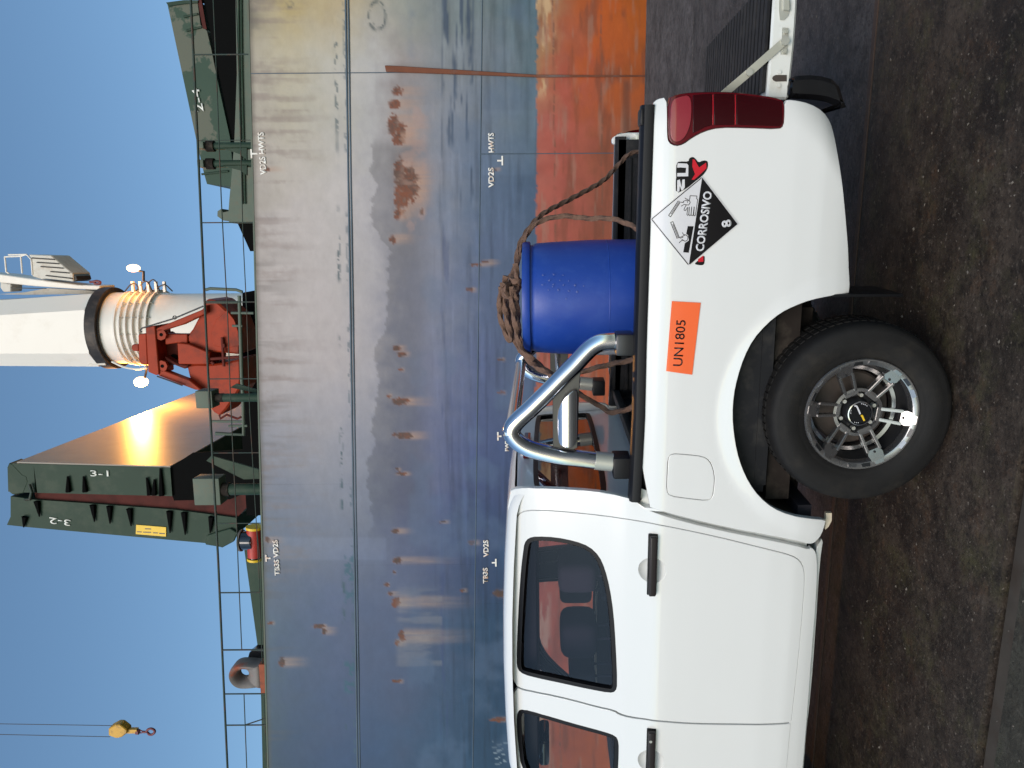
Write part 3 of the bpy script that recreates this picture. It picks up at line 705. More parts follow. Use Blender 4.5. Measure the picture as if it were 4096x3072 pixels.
for a, b in list(zip(rings, rings[1:])) + [(back, rings[0]), (rings[-1], back)]:
    for k in range(seg): bm.faces.new((a[k], a[(k + 1) % seg], b[(k + 1) % seg], b[k]))
chock = ship.add(bm_obj('mooring_chock', bm, 'chock_steel', smooth=60))
sub(box('chock_base', (cx - 0.40, YC - 0.22, z_top(cx) - 0.01), (cx + 0.36, YC + 0.25, zl + 0.02), 'rust_block', 0.02), chock)
sub(prism('chock_wing', [(cx + 0.3, YC + 0.2, z_top(cx)), (cx + 0.55, YC + 0.2, z_top(cx)), (cx + 0.55, YC + 0.2, z_top(cx) + 0.42), (cx + 0.45, YC + 0.2, z_top(cx) + 0.55), (cx + 0.3, YC + 0.2, z_top(cx) + 0.6), (cx + 0.1, YC + 0.2, z_top(cx) + 0.5)], (0, 0.2, 0), 'gloss_black'), chock)
# hose valve: red body, black drum with yellow flanges
YV = 18.2
def cyl(n, p, q, r, m, Y=YV, seg=20): return tube(n, [W(p, Y), W(q, Y)], r, m, seg)
va, = px('rC', [(1945, 1300)])
val = ship.add(cyl('hose_valve', *px('rC', [(2040, 1240), (2050, 1460)]), 0.17, 'valve_red'))
for n, a, b, r, m in [('flange', (2045, 1218), (2045, 1236), 0.20, 'sign_yellow'), ('flange', (2052, 1470), (2052, 1488), 0.19, 'sign_yellow'), ('sleeve', (2050, 1440), (2052, 1470), 0.16, 'gloss_black'),
                   ('drum', (2040, 1330), (1945, 1330), 0.23, 'gloss_black'), ('flange', (1950, 1330), (1936, 1330), 0.27, 'chock_steel'), ('lug', (1930, 1330), (1915, 1330), 0.06, 'sign_yellow')]:
    sub(cyl(n, *px('rC', [a, b]), r, m), val)

# hatch coamings
YH = 22.0
def coam(pts, Y, m, d=0.5, n='hatch_coaming'): return ship.add(prism(n, [W(p, Y) for p in pts], (0, d, 0), m))
c1 = coam(px('rA', [(1885, -400), (1895, 0), (1905, 600), (1886, 1110), (1868, 1350), (1845, 1600)]) + px('rB', [(1838, 90), (1795, 100), (1780, 70), (1750, 90), (1748, 130), (1795, 165), (1835, 165), (1850, 185), (2100, 185)]) + px('rA', [(2150, 1600), (2150, -400)]), YH, 'pale_green')
for xx in (1925, 1948): sub(tube('coaming_rib', [W(p, YH - 0.03) for p in px('rA', [(xx - 12, -400), (xx, 600), (xx + 25, 1640)])], 0.022, 'ship_green', 6), c1)
coam(px('rB', [(1912, 190), (2012, 412), (2060, 412), (2060, 190)]), YH + 0.4, 'hold_black')
coam(px('rB', [(1950, 745), (2090, 720), (2090, 1600)]) + px('rC', [(2090, 1130), (1985, 1130), (1945, 470), (1945, 0)]), YH + 1.6, 'hold_black')  # black slab stands in for the shadowed hold opening
wg = coam(px('rC', [(1962, 1385), (2000, 1659)]) + px('rD', [(2075, 700), (2100, 1100), (2112, 1659), (2125, 2600), (2260, 2600)]) + px('rC', [(2200, 1385)]), YH, 'ship_green')
# inner walkway frame
wf = ship.add(tube('walkway_frame', [W(p, 20.6) for p in px('rB', [(1925, 770), (1945, 1450)]) + px('rC', [(1955, 200), (1960, 480), (1735, 470)])], 0.05, 'pale_green', 8))
for pts in ([('rB', (1860, 908)), ('rB', (2040, 910))], [('rB', (1870, 1012)), ('rB', (1950, 1014))], [('rB', (1650, 822)), ('rB', (1910, 822))], [('rC', (1840, 410)), ('rC', (1990, 408))], [('rC', (1700, 372)), ('rC', (1960, 376))]):
    sub(tube('frame_bar', [W(px(r, [p])[0], 20.6) for r, p in pts], 0.035, 'pale_green', 8), wf)
sub(tube('frame_bar', [W(p, 20.6) for p in px('rB', [(1655, 722), (1690, 712), (1900, 722), (1950, 740)])], 0.04, 'pale_green', 8), wf)

# ------------------------------------------------------------------ hatch covers
def slab_y(pts, Y0, Y1, m, n): return prism(n, [W(p, Y0) for p in pts], (0, Y1 - Y0, 0), m)
YN, YF = 24.5, 39.0
h = Root('hatch_cover', W(px('rA', [(1700, 700)])[0], 23.2), 'green hatch cover panel marked 2-4 tilted up at the right of the deck', 'hatch cover', 'folding hatch covers')
pts24 = px('rA', [(1345, -330), (1345, 25), (1580, 1130), (1642, 1400), (1665, 1480), (1852, 1500), (1872, 1350), (1850, 1110), (1760, 700), (1700, 400), (1664, 250), (1612, 200), (1588, 15), (1540, -330)])
pts24 = px('rA', [(1345, 25), (1580, 1130), (1642, 1400), (1665, 1480), (1852, 1500), (1872, 1350), (1850, 1110), (1760, 700), (1700, 400), (1664, 250), (1612, 200), (1588, 15)])
sk = h.add(slab_y(pts24, 23.2, 37, 'patch_green', 'panel'))
h.add(prism('underside', [W(p, 23.26) for p in px('rA', [(1600, 15), (1635, 0), (1720, 400), (1780, 700), (1862, 1112), (1885, 1112), (1905, 600), (1895, 0), (1895, -400), (1520, -400)])], (0, 0.2, 0), 'hold_black'))  # black sheet painting in the shade below the raised panel
h.add(prism('rust_lip', [W(p, 23.19) for p in px('rA', [(1590, 0), (1620, 0), (1662, 235), (1632, 230), (1612, 130)])], (0, 0.05, 0), 'hatch_brown'))
h.add(prism('end_flange', [W(p, 23.15) for p in px('rA', [(1335, 20), (1480, 0), (1590, 0), (1590, 22), (1480, 30), (1355, 48)])], (0, 0.5, 0), 'ship_green'))
for a, b in (((1478, 135), (1590, 112)), ((1500, 246), (1620, 218)), ((1622, 1402), (1835, 1376))):
    h.add(tube('stiffener', [W(p, 23.17) for p in px('rA', [a, b])], 0.03, 'ship_green', 6))
def ship_text(root, s, reg, p_l, p_r, hpx, Y, m='mark_white', flip=1):
    """lettering reading from photo point p_l to p_r on the plane Y, hpx tall in photo pixels"""
    a, b = [W(p, Y) for p in px(reg, [p_l, p_r])]; ex = (b - a).normalized(); ey = Vector((-ex.z, 0, ex.x))
    hh = hpx / REG[reg][2] * Y / F
    return root.add(text_obj('lettering', s, m, (a + b) / 2, ex, ey, (b - a).length, hh, (0, -1, 0), thick=0.01, bold=0.008))
ship_text(h, '2-4', 'rA', (1610, 900), (1572, 712), 58, 23.17)

h1 = Root('hatch_cover', W(px('rC', [(1370, 850)])[0], YN), 'green hatch cover panel marked 3-1 standing upright, its back lit orange', 'hatch cover', 'folding hatch covers')
e1 = px('rC', [(62, 740), (105, 792), (270, 716), (1368, 746), (1385, 975), (300, 948), (180, 945), (66, 938)])
A = [W(p, YN) for p in e1]
xr = A[2].x; ztop = A[0].z; zbot = A[3].z
core = [Vector((xr, YN, A[2].z)), Vector((A[3].x, YN, zbot)), Vector((A[4].x, YN, A[4].z)), Vector((A[6].x, YN, A[6].z)), Vector((A[6].x, YN, ztop)), Vector((xr, YN, ztop))]
pan = h1.add(prism('panel', [A[2], A[3], A[4], A[5]], (0, YF - YN, 0), 'ship_green'))
# the weather face, bright where the lamp strikes it
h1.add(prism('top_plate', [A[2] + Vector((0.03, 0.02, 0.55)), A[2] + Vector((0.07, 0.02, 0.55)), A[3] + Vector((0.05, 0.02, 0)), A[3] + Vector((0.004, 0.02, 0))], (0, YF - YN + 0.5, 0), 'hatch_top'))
h1.add(prism('hinge_end', [W(p, YN + 0.04) for p in px('rC', [(58, 740), (72, 705), (105, 720), (180, 800), (215, 815), (225, 860), (190, 950), (100, 965), (66, 938)])], (0, 0.6, 0), 'ship_green', bev=0.03))
h1.add(prism('panel_head', [W(p, YN + 0.05) for p in px('rC', [(60, 740), (100, 712), (270, 716), (285, 946), (180, 945), (66, 938)])], (0, YF - YN, 0), 'ship_green'))
for a, b in (((545, 815), (550, 940)), ((672, 815), (685, 940)), ((1180, 825), (1205, 965)), ((1242, 840), (1240, 965)), ((1290, 750), (1300, 970))):
    h1.add(tube('bracket', [W(p, YN - 0.06) for p in px('rC', [a, b])], [0.03, 0.09], 'hold_black', 6))
ship_text(h1, '3-1', 'rC', (728, 790), (875, 792), 52, YN - 0.02)
h2 = Root('hatch_cover', W(px('rC', [(1750, 1250)])[0], YN), 'green hatch cover panel marked 3-2 leaning beside the upright panel, yellow sign on it', 'hatch cover', 'folding hatch covers')
e2 = px('rC', [(85, 976), (280, 1003), (700, 1032), (1390, 1082), (1760, 1130), (1905, 1150), (1900, 1290), (1790, 1388), (1650, 1352), (200, 1222), (55, 1206), (85, 1140)])
h2.add(prism('panel', [W(p, YN) for p in e2], (0, YF - YN, 0), 'ship_green'))
h2.add(prism('underside', [W(p, YN + 0.12) for p in px('rC', [(280, 945), (285, 1005), (700, 1035), (1390, 1085), (1900, 1152), (2000, 1050), (2040, 970), (1600, 930), (1385, 972)])], (0, 0.3, 0), 'hatch_brown'))
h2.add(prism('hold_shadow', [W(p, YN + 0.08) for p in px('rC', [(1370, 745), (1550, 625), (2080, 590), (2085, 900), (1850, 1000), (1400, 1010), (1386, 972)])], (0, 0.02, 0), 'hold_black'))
for a, b in (((295, 1015), (318, 1140)), ((745, 1045), (760, 1180)), ((880, 1055), (885, 1195)), ((1040, 1075), (1055, 1215)), ((1362, 1095), (1368, 1270)), ((1480, 1105), (1490, 1285)), ((1700, 1140), (1690, 1270)), ((200, 1140), (190, 1225))):
    h2.add(tube('bracket', [W(p, YN - 0.06) for p in px('rC', [a, b])], [0.10, 0.02], 'hold_black', 6))
h2.add(prism('hinge_plate', [W(p, YN - 0.1) for p in px('rC', [(1665, 1290), (1850, 1235), (1910, 1270), (1880, 1340), (1790, 1388), (1650, 1365)])], (0, 0.1, 0), 'ship_green', bev=0.02))
ship_text(h2, '3-2', 'rC', (568, 1190), (398, 1168), 55, YN - 0.02)
sgp = px('rC', [(1095, 1205), (1335, 1225), (1335, 1300), (1092, 1280)])
sg = h2.add(prism('warning_sign', [W(p, YN - 0.03) for p in sgp], (0, 0.02, 0), 'sign_yellow'))
for x0, x1, yv in ((1100, 1140, 1262), (1150, 1215, 1265), (1230, 1270, 1270), (1280, 1325, 1275), (1165, 1215, 1238)):
    sub(prism('sign_print', [W(p, YN - 0.034) for p in px('rC', [(x0, yv - 5), (x1, yv - 3), (x1, yv + 5), (x0, yv + 3)])], (0, 0.003, 0), 'decal_black'), sg)
# the hinge link at the top between both panels
h2.add(tube('hinge_link', [W(p, YN - 0.05) for p in px('rC', [(235, 880), (255, 940), (240, 1000), (200, 1000)])], 0.05, 'rail_green', 8))

# ------------------------------------------------------------------ grab bucket on deck
YG = 21.6
gb = Root('grab_bucket', W((1040, 1400), YG), 'red clamshell grab bucket parked on the deck in front of the white crane mast', 'grab')
def gp(n, pts, y0, d, m='grab_red', bev=0.02): return gb.add(prism(n, [W(p, YG + y0) for p in px('z6', pts)], (0, d, 0), m, bev=bev))
gp('cross_head', [(285, 580), (385, 558), (432, 1095), (400, 1110), (310, 1072)], -0.25, 0.9)
gp('sheave_box', [(200, 665), (215, 655), (290, 648), (305, 995), (235, 985), (208, 950)], -0.1, 0.6)
gp('pin', [(128, 785), (140, 768), (205, 768), (205, 842), (140, 840), (125, 815)], 0.05, 0.2)
gp('arm', [(390, 595), (905, 385), (955, 330), (960, 420), (835, 480), (690, 550), (395, 640)], -0.2, 0.25)
gp('arm', [(405, 1040), (440, 1040), (770, 1165), (905, 1275), (830, 1270), (425, 1115)], -0.2, 0.25)
gp('arm', [(400, 600), (900, 390), (950, 340), (955, 420), (400, 640)], 0.75, 0.25, 'grab_dark')
gp('arm', [(410, 1040), (780, 1165), (880, 1280), (430, 1110)], 0.75, 0.25, 'grab_dark')
gp('shell', [(925, 360), (955, 262), (1045, 280), (1100, 318), (1170, 382), (1230, 430), (1262, 490), (1305, 600), (1318, 660), (1325, 880), (1140, 860), (985, 850), (830, 835), (745, 735), (735, 680), (800, 600), (868, 470)], 0.0, 1.3, bev=0.05)
gp('shell', [(735, 1000), (850, 985), (985, 990), (1140, 975), (1330, 930), (1335, 1130), (1325, 1260), (1180, 1480), (1105, 1560), (1020, 1510), (960, 1380), (865, 1280), (775, 1165)], 0.02, 1.3, bev=0.05)
gp('lip_plate', [(1060, 500), (1180, 390), (1262, 495), (1305, 620), (1318, 780), (1180, 810), (1040, 780), (1000, 650)], -0.03, 0.06, 'grab_red', 0.01)
gp('centre_beam', [(632, 752), (760, 765), (985, 860), (985, 985), (850, 990), (645, 985)], -0.18, 1.2)
gp('inner_frame', [(400, 640), (500, 640), (640, 745), (640, 990), (560, 1000), (415, 1030)], 0.30, 0.5, 'grab_dark')
gp('cheek', [(500, 650), (640, 655), (745, 655), (745, 760), (640, 750), (500, 770)], -0.05, 0.3)
gp('cheek', [(490, 900), (640, 985), (760, 1000), (720, 1040), (640, 1010), (520, 960)], -0.05, 0.3, 'grab_dark')
for c in ((455, 660), (468, 1008)):
    p = W(px('z6', [c])[0], YG - 0.2)
    gb.add(prism('lug', [p + Vector((0.16 * math.cos(a), 0, 0.16 * math.sin(a) + 0.02)) for a in np.linspace(0, 6.28, 9)[:-1]], (0, 0.12, 0), 'grab_red'))
    gb.add(tube('lug_hole', [p + Vector((0, -0.006, 0)), p + Vector((0, 0.02, 0))], 0.05, 'hold_black', 12))
p = W(px('z6', [(598, 915)])[0], YG + 0.28); gb.add(tube('sheave', [p, p + Vector((0, 0.05, 0))], 0.11, 'hold_black', 18))
gb.add(tube('wire_rope', [W(p, YG - 0.28) for p in px('z6', [(240, 630), (222, 610), (250, 585), (300, 572), (600, 480), (920, 345)])], 0.022, 'cable_dark', 6))
gb.add(tube('wire_rope', [W(p, YG - 0.28) for p in px('z6', [(410, 1120), (550, 1170), (690, 1222)])], 0.022, 'cable_dark', 6))
gb.add(tube('shackle', catmull([W(p, YG - 0.28) for p in px('z6', [(605, 452), (625, 470), (605, 488), (585, 470)])], 4, True), 0.018, 'cable_dark', 6))
for a, b in (((1130, 690), (1150, 1010)), ((985, 930), (1320, 905)), ((1150, 760), (1152, 800)), ((1010, 960), (1040, 985))):
    gb.add(tube('tie_bar', [W(q, YG - 0.10) for q in px('z6', [a, b])], 0.045, 'grab_dark', 8))
gb.add(tube('teeth', [W(q, YG - 0.1) for q in px('z6', [(1100, 1545), (1110, 1590), (1180, 1545), (1300, 1590), (1340, 1570)])], 0.035, 'grab_dark', 6))

# ------------------------------------------------------------------ deck crane
YCR = 31.5
cc = W((600, 1311), YCR)
crn = Root('deck_crane', (cc.x, YCR, z_top(cc.x)), 'white deck crane mast with black slewing ring and lamps, behind the red grab', 'crane')
CR = abs(W((500, 1172), YCR).x - W((500, 1450), YCR).x) / 2
def cz(xpx): return W((xpx, 1311), YCR - CR).z
def clathe(n, prof, m, seg=64, sm=35): return crn.add(lathe(n, prof, (cc.x, YCR, 0), m, 'z', seg, sm=sm))
z0 = z_top(cc.x)
mast = clathe('mast', [(CR * 0.97, z0), (CR * 0.97, cz(640)), (CR, cz(600)), (CR * 1.0, cz(470)), (CR * 1.02, cz(392))], 'crane_white')
zr = cz(392)
clathe('slewing_ring', [(CR * 1.03, zr), (CR * 1.16, zr + 0.02), (CR * 1.17, zr + 0.42), (CR * 1.02, zr + 0.45)], 'slew_black', 96, 30)
bm = bmesh.new()
for k in range(110):
    a = 2 * math.pi * k / 110; c, s = math.cos(a), math.sin(a)
    p = Vector((cc.x + c * CR * 1.055, YCR + s * CR * 1.055, zr - 0.05)); add_beam(bm, p, p + Vector((0, 0, 0.09)), 0.075, 0.05, (c, s, 0))
rb_ = crn.add(bm_obj('ring_bolts', bm, 'slew_black')); rb_['kind'] = 'stuff'
for xp, rr in ((455, 1.02), (478, 1.05), (503, 1.05), (530, 1.05), (556, 1.05), (585, 1.05)):
    zz = cz(xp)
    ring = crn.add(clathe('cable_ring', [(CR * rr - 0.01, zz - 0.03), (CR * rr + 0.05, zz - 0.03), (CR * rr + 0.05, zz + 0.03), (CR * rr - 0.01, zz + 0.03)], 'crane_white', 48))
    if rr > 1.03:
        bm = bmesh.new()
        for k in range(14):
            a = 2 * math.pi * (k + .3) / 14; c, s = math.cos(a), math.sin(a)
            add_beam(bm, (cc.x + c * CR, YCR + s * CR, zz - 0.14), (cc.x + c * (CR * rr + 0.05), YCR + s * (CR * rr + 0.05), zz - 0.02), 0.03, 0.05)
        rb_ = sub(bm_obj('ring_brackets', bm, 'crane_grey'), ring); rb_['kind'] = 'stuff'
# hanging cable loops and stubs on the right flank of the mast
for i, (xa, xb, yy) in enumerate(((500, 560, 1135), (545, 610, 1128), (575, 640, 1122), (610, 690, 1140))):
    crn.add(tube('cable_loop', catmull([W((xa, 1165), YCR - 0.3), W(((xa + xb) / 2 - 8, yy + 4), YCR - 0.5), W(((xa + xb) / 2 + 12, yy), YCR - 0.5), W((xb, 1165), YCR - 0.3)], 8), 0.025, 'cable_dark', 6))
for xp in (532, 563, 594, 625, 658):
    bm = bmesh.new(); a = W((xp + 2, 1168), YCR - 0.4); b = W((xp - 2, 1126), YCR - 0.4); add_beam(bm, a, b, 0.12, 0.09)
    crn.add(bm_obj('cable_stub', bm, 'crane_white'))
crn.add(tube('bracing_hoop', catmull([W(p, YCR - CR) for p in px('rB', [(900, 1300), (1000, 1345), (1100, 1360), (1180, 1350)])], 6), 0.04, 'crane_white', 6))
# crane house: eight-sided tower rising out of the picture
bm = bmesh.new()
def hring(z, wx, wy, ch, dx):
    pts = []
    for sx, sy, k in ((-1, -1, 0), (1, -1, 1), (1, 1, 2), (-1, 1, 3)):
        a = (sx * (wx - ch), sy * wy); b = (sx * wx, sy * (wy - ch))
        pts += [a, b] if k in (1, 3) else [b, a]
    return [bm.verts.new((cc.x + dx + x, YCR + y, z)) for x, y in pts]
zt = cz(-420)
ra = hring(zr + 0.44, CR * 1.02, CR * 1.02, CR * 0.42, -0.02); rb = hring(cz(0), CR * 0.93, CR * 1.0, CR * 0.40, -0.10); rc = hring(zt, CR * 0.85, CR * 0.95, CR * 0.36, -0.16)
for a, b in ((ra, rb), (rb, rc)):
    for k in range(8): bm.faces.new((a[k], a[(k + 1) % 8], b[(k + 1) % 8], b[k]))
bm.faces.new(ra); bm.faces.new(rc)
crn.add(bm_obj('crane_house', bm, 'crane_white'))
crn.add(prism('house_flange', [W(p, YCR - 1.0) for p in px('rB', [(712, 1292), (840, 1296), (850, 1330), (710, 1328)])], (0, 1.0, 0), 'crane_grey'))
# jib, topped platform and louvred cabin on the right
YJ = YCR - 0.3
crn.add(prism('jib', [W(p, YJ) for p in px('z7', [(-600, 520), (0, 568), (560, 650), (1290, 745), (1660, 760), (1660, 830), (1290, 815), (560, 765), (0, 706), (-600, 690)])], (0, 1.1, 0), 'crane_white', bev=0.03))
crn.add(prism('jib_heel', [W(p, YJ + 0.1) for p in px('z7', [(1370, 770), (1640, 775), (1610, 860), (1420, 830)])], (0, 1.0, 0), 'slew_black'))
crn.add(prism('jib_lug', [W(p, YJ) for p in px('z7', [(0, 700), (185, 735), (180, 860), (50, 862), (0, 790)])], (0, 0.7, 0), 'crane_grey', bev=0.03))
crn.add(prism('jib_rib', [W(p, YJ + 0.5) for p in px('z7', [(-40, 900), (400, 870), (780, 800), (1400, 835), (1590, 850), (1590, 895), (400, 910)])], (0, 0.3, 0), 'crane_grey'))
cab = crn.add(prism('louvre_cabin', [W(p, YJ - 0.2) for p in px('z7', [(470, 240), (850, 255), (960, 350), (1210, 555), (1220, 690), (1000, 665), (760, 640), (690, 650), (530, 600), (520, 320)])], (0, 1.2, 0), 'crane_grey', bev=0.03))
for a, b in (((520, 300), (905, 325)), ((610, 372), (980, 395)), ((675, 442), (1050, 468)), ((840, 525), (1150, 548)), ((760, 590), (1200, 640))):
    sub(tube('louvre', [W(p, YJ - 0.23) for p in px('z7', [a, b])], 0.022, 'slew_black', 6), cab)
sub(prism('cabin_end', [W(p, YJ - 0.15) for p in px('z7', [(1215, 560), (1260, 600), (1275, 660), (1225, 690)])], (0, 1.0, 0), 'slew_black'), cab)
pl = crn.add(tube('platform_rail', [W(p, YJ - 0.2) for p in px('z7', [(75, 280), (350, 270), (440, 240), (520, 325)])], 0.03, 'crane_white', 8))
for pts in ([(80, 285), (105, 530)], [(345, 275), (368, 555)], [(520, 325), (540, 580)], [(140, 245), (440, 240)], [(105, 530), (150, 555)]):
    sub(tube('rail_post', [W(p, YJ - 0.2) for p in px('z7', pts)], 0.032, 'crane_white', 8), pl)
crn.add(tube('cargo_wire', [W(p, YJ) for p in px('z7', [(180, 795), (770, 806)])], 0.018, 'cable_dark', 6))
crn.add(tube('spare_hook', catmull([W(p, YJ - 0.3) for p in px('z7', [(1490, 698), (1560, 690), (1600, 680), (1660, 695), (1650, 725), (1580, 725), (1570, 705)])], 5), 0.05, 'hook_red', 8))
# lamps
def lamp(root, reg, c, arm, rad, Y, power, stretch=1.0):
    p = W(px(reg, [c])[0], Y)
    b = bmesh.new(); bmesh.ops.create_uvsphere(b, u_segments=20, v_segments=12, radius=rad)
    for v in b.verts: v.co = Vector((v.co.x * 0.75, v.co.y, v.co.z * stretch)) + p
    lm = root.add(bm_obj('floodlight', b, 'lamp_glow', smooth=80))
    sub(tube('lamp_arm', [W(q, Y) for q in px(reg, arm)], 0.05, 'slew_black', 8), lm)
    li = bpy.data.lights.new('floodlight_light', 'POINT'); li.energy = power; li.color = (1.0, 0.42, 0.07); li.shadow_soft_size = rad
    lo = bpy.data.objects.new('floodlight_light', li); lo.location = SHIP_ROT @ (p + Vector((-rad * 1.6, -0.2, 0))); COL.objects.link(lo)
lamp(crn, 'rB', (1073, 548), [(1120, 572), (1155, 575), (1155, 652)], 0.20, YCR - 0.6, 60, 1.3)
YHOT = WX(px('rC', [(1250, 230)])[0], xr).y
lamp(crn, 'rB', (1135, 1462), [(1165, 1430), (1180, 1360), (1180, 1300)], 0.30, min(YHOT, YCR + 2.5), 4600)

# hook block hanging on two wires
YK = 26.0
hk = Root('crane_hook_block', W(px('rD', [(1240, 1365)])[0], YK), 'small yellow hook block with red hook hanging on two wires in the sky', 'hook block')
hk.add(prism('sheave_block', [W(p, YK) for p in px('rD', [(870, 1345), (930, 1312), (965, 1312), (1020, 1355), (1020, 1380), (975, 1415), (930, 1422), (872, 1400)])], (0, 0.35, 0), 'crane_yellow', bev=0.03))
hk.add(prism('shank', [W(p, YK + 0.1) for p in px('rD', [(1015, 1352), (1098, 1352), (1098, 1382), (1015, 1382)])], (0, 0.16, 0), 'crane_yellow'))
hk.add(tube('swivel', [W(p, YK + 0.18) for p in px('rD', [(1096, 1366), (1120, 1368)])], 0.10, 'hook_red', 10))
hk.add(tube('link', catmull([W(p, YK + 0.18) for p in px('rD', [(1122, 1368), (1134, 1358), (1148, 1368), (1134, 1378)])], 4, True), 0.022, 'hook_red', 6))
hk.add(tube('hook', catmull([W(p, YK + 0.18) for p in px('rD', [(1148, 1368), (1175, 1368), (1190, 1350), (1215, 1342), (1242, 1355), (1242, 1375), (1222, 1390), (1200, 1388), (1188, 1372)])], 5), 0.045, 'hook_red', 8))
for a, b in (((905, 1318), (-900, 1290)), ((885, 1408), (-900, 1370))):
    hk.add(tube('hoist_wire', [W(p, YK + 0.18) for p in px('rD', [a, b])], 0.012, 'cable_dark', 6))

# ------------------------------------------------------------------ the pickup truck
FR['psi'] = PSI
YT = 3.88                                    # its centre plane
tr = Root('pickup_truck', (-0.86, YT, 0), 'white double cab pickup truck with open tailgate and chrome roll bar', 'pickup truck')
PROF = [(0.36, 3.16), (0.44, 3.10), (0.50, 3.078), (0.58, 3.060), (0.70, 3.050), (0.85, 3.046), (1.00, 3.043), (1.12, 3.043), (1.18, 3.046), (1.20, 3.052), (1.26, 3.066), (1.31, 3.078),
        (1.335, 3.086), (1.37, 3.098), (1.53, 3.145), (1.69, 3.195), (1.765, 3.228), (1.80, 3.255), (1.82, 3.295), (1.832, 3.36), (1.84, 3.5)]
_pz = [a for a, b in PROF]; _py = [b for a, b in PROF]
def prof(z):
    # smoothed piecewise profile
    return sum(float(np.interp(z + d, _pz, _py)) * w for d, w in ((-.02, .25), (0, .5), (.02, .25)))
HUBX, HUBZ = W((3458, 1654), 3.035).x, 0.372
def bedy(x, z):
    y = prof(z)
    r = math.hypot(x - HUBX, z - HUBZ)
    t = max(0.0, min(1.0, (r - 0.50) / 0.10)); t = t * t * (3 - 2 * t)
    if z > 0.30: y -= 0.016 * (1 - t)
    xr = 0.385 - 2.3 * max(0, 0.75 - z) ** 1.6
    e = max(0.0, x - (xr - 0.12)) / 0.12
    y += 0.022 * e * e
    return y
def caby(x, z): return prof(min(z, 1.79)) + 0.004 + 0.7 * max(0.0, z - 1.79)
def unp(pts, yf, off=0.0):
    out = []
    for p in pts:
        y = 3.06
        for _ in range(6):
            w = W(p, y); y = yf(w.x, w.z) + off
        out.append((w.x, w.z))
    return out
def panel(name, outer, holes, m, yf, thick=0.025, edge=0.004, zs=None, xs=None, chk=2, off=0.0):
    """sheet following y = yf(x,z); outlines are (x,z) lists; edges are rolled back by `edge`"""
    oc = [Vector((p[0], 0, p[1])) for p in (chaikin([Vector((a, b)) for a, b in outer], chk) if chk else [Vector(q) for q in outer])]
    hc = [[Vector((p[0], 0, p[1])) for p in (chaikin([Vector((a, b)) for a, b in h_], chk) if chk else [Vector(q) for q in h_])] for h_ in holes]
    loops = [oc] + hc; flat = [v for L in loops for v in L]
    # tessellate in the XY plane
    tri = geometry.tessellate_polygon([[Vector((v.x, v.z, 0)) for v in L] for L in loops])
    bm = bmesh.new(); vs_ = [bm.verts.new(v) for v in flat]
    for t in tri:
        try: bm.faces.new([vs_[i] for i in t])
        except ValueError: pass
    bmesh.ops.remove_doubles(bm, verts=bm.verts[:], dist=1e-5)
    x0 = min(v.x for v in oc); x1 = max(v.x for v in oc); zz0 = min(v.z for v in oc); zz1 = max(v.z for v in oc)
    if zs is None: zs = np.arange(zz0 + 0.01, zz1, 0.03)
    if xs is None: xs = np.arange(x0 + 0.01, x1, 0.06)
    for z in zs:
        bmesh.ops.bisect_plane(bm, geom=bm.verts[:] + bm.edges[:] + bm.faces[:], plane_co=(0, 0, z), plane_no=(0, 0, 1), dist=1e-5)
    for x in xs:
        bmesh.ops.bisect_plane(bm, geom=bm.verts[:] + bm.edges[:] + bm.faces[:], plane_co=(x, 0, 0), plane_no=(1, 0, 0), dist=1e-5)
    bm.verts.index_update(); bm.verts.ensure_lookup_table()
    V = []; N = []
    for v in bm.verts:
        x, z = v.co.x, v.co.z; h = 0.004
        y = yf(x, z) + off
        fx = (yf(x + h, z) - yf(x - h, z)) / (2 * h); fz = (yf(x, z + h) - yf(x, z - h)) / (2 * h)
        V.append(Vector((x, y, z))); N.append(Vector((fx, -1, fz)).normalized())
    faces = []; ln = []
    for f in bm.faces:
        idx = [v.index for v in f.verts]
        nn = (V[idx[1]] - V[idx[0]]).cross(V[idx[2]] - V[idx[0]])
        if nn.y > 0: idx = idx[::-1]
        faces.append(idx); ln += [N[i] for i in idx]
    if thick:
        outv = {}
        be = [e for e in bm.edges if len(e.link_faces) == 1]
        for e in be:
            a, b = e.verts; d = (b.co - a.co); n2 = Vector((d.z, 0, -d.x)).normalized() if d.length > 1e-9 else Vector((0, 0, 0))
            if n2.dot(e.link_faces[0].calc_center_median() - (a.co + b.co) / 2) > 0: n2 = -n2
            for v in (a, b): outv[v.index] = outv.get(v.index, Vector((0, 0, 0))) + n2
        m1 = {}; m2 = {}
        for i, o in outv.items():
            o = o.normalized(); outv[i] = o
            m1[i] = len(V); V.append(V[i] + o * edge * 0.7 + Vector((0, edge, 0))); m2[i] = len(V); V.append(V[i] + o * edge * 0.7 + Vector((0, edge + thick, 0)))
        for e in be:
            a, b = e.verts[0].index, e.verts[1].index
            for q, nn in (((a, b, m1[b], m1[a]), (N[a], N[b], outv[b], outv[a])), ((m1[a], m1[b], m2[b], m2[a]), (outv[a], outv[b], outv[b], outv[a]))):
                g = (V[q[1]] - V[q[0]]).cross(V[q[2]] - V[q[0]])
                if g.dot(outv[a]) < 0: q = q[::-1]; nn = nn[::-1]
                faces.append(list(q)); ln += [Vector(k) for k in nn]
    bm.free()
    o = mesh_obj(name, V, faces, m, smooth=True, normals=[tuple(k) for k in ln])
    return o
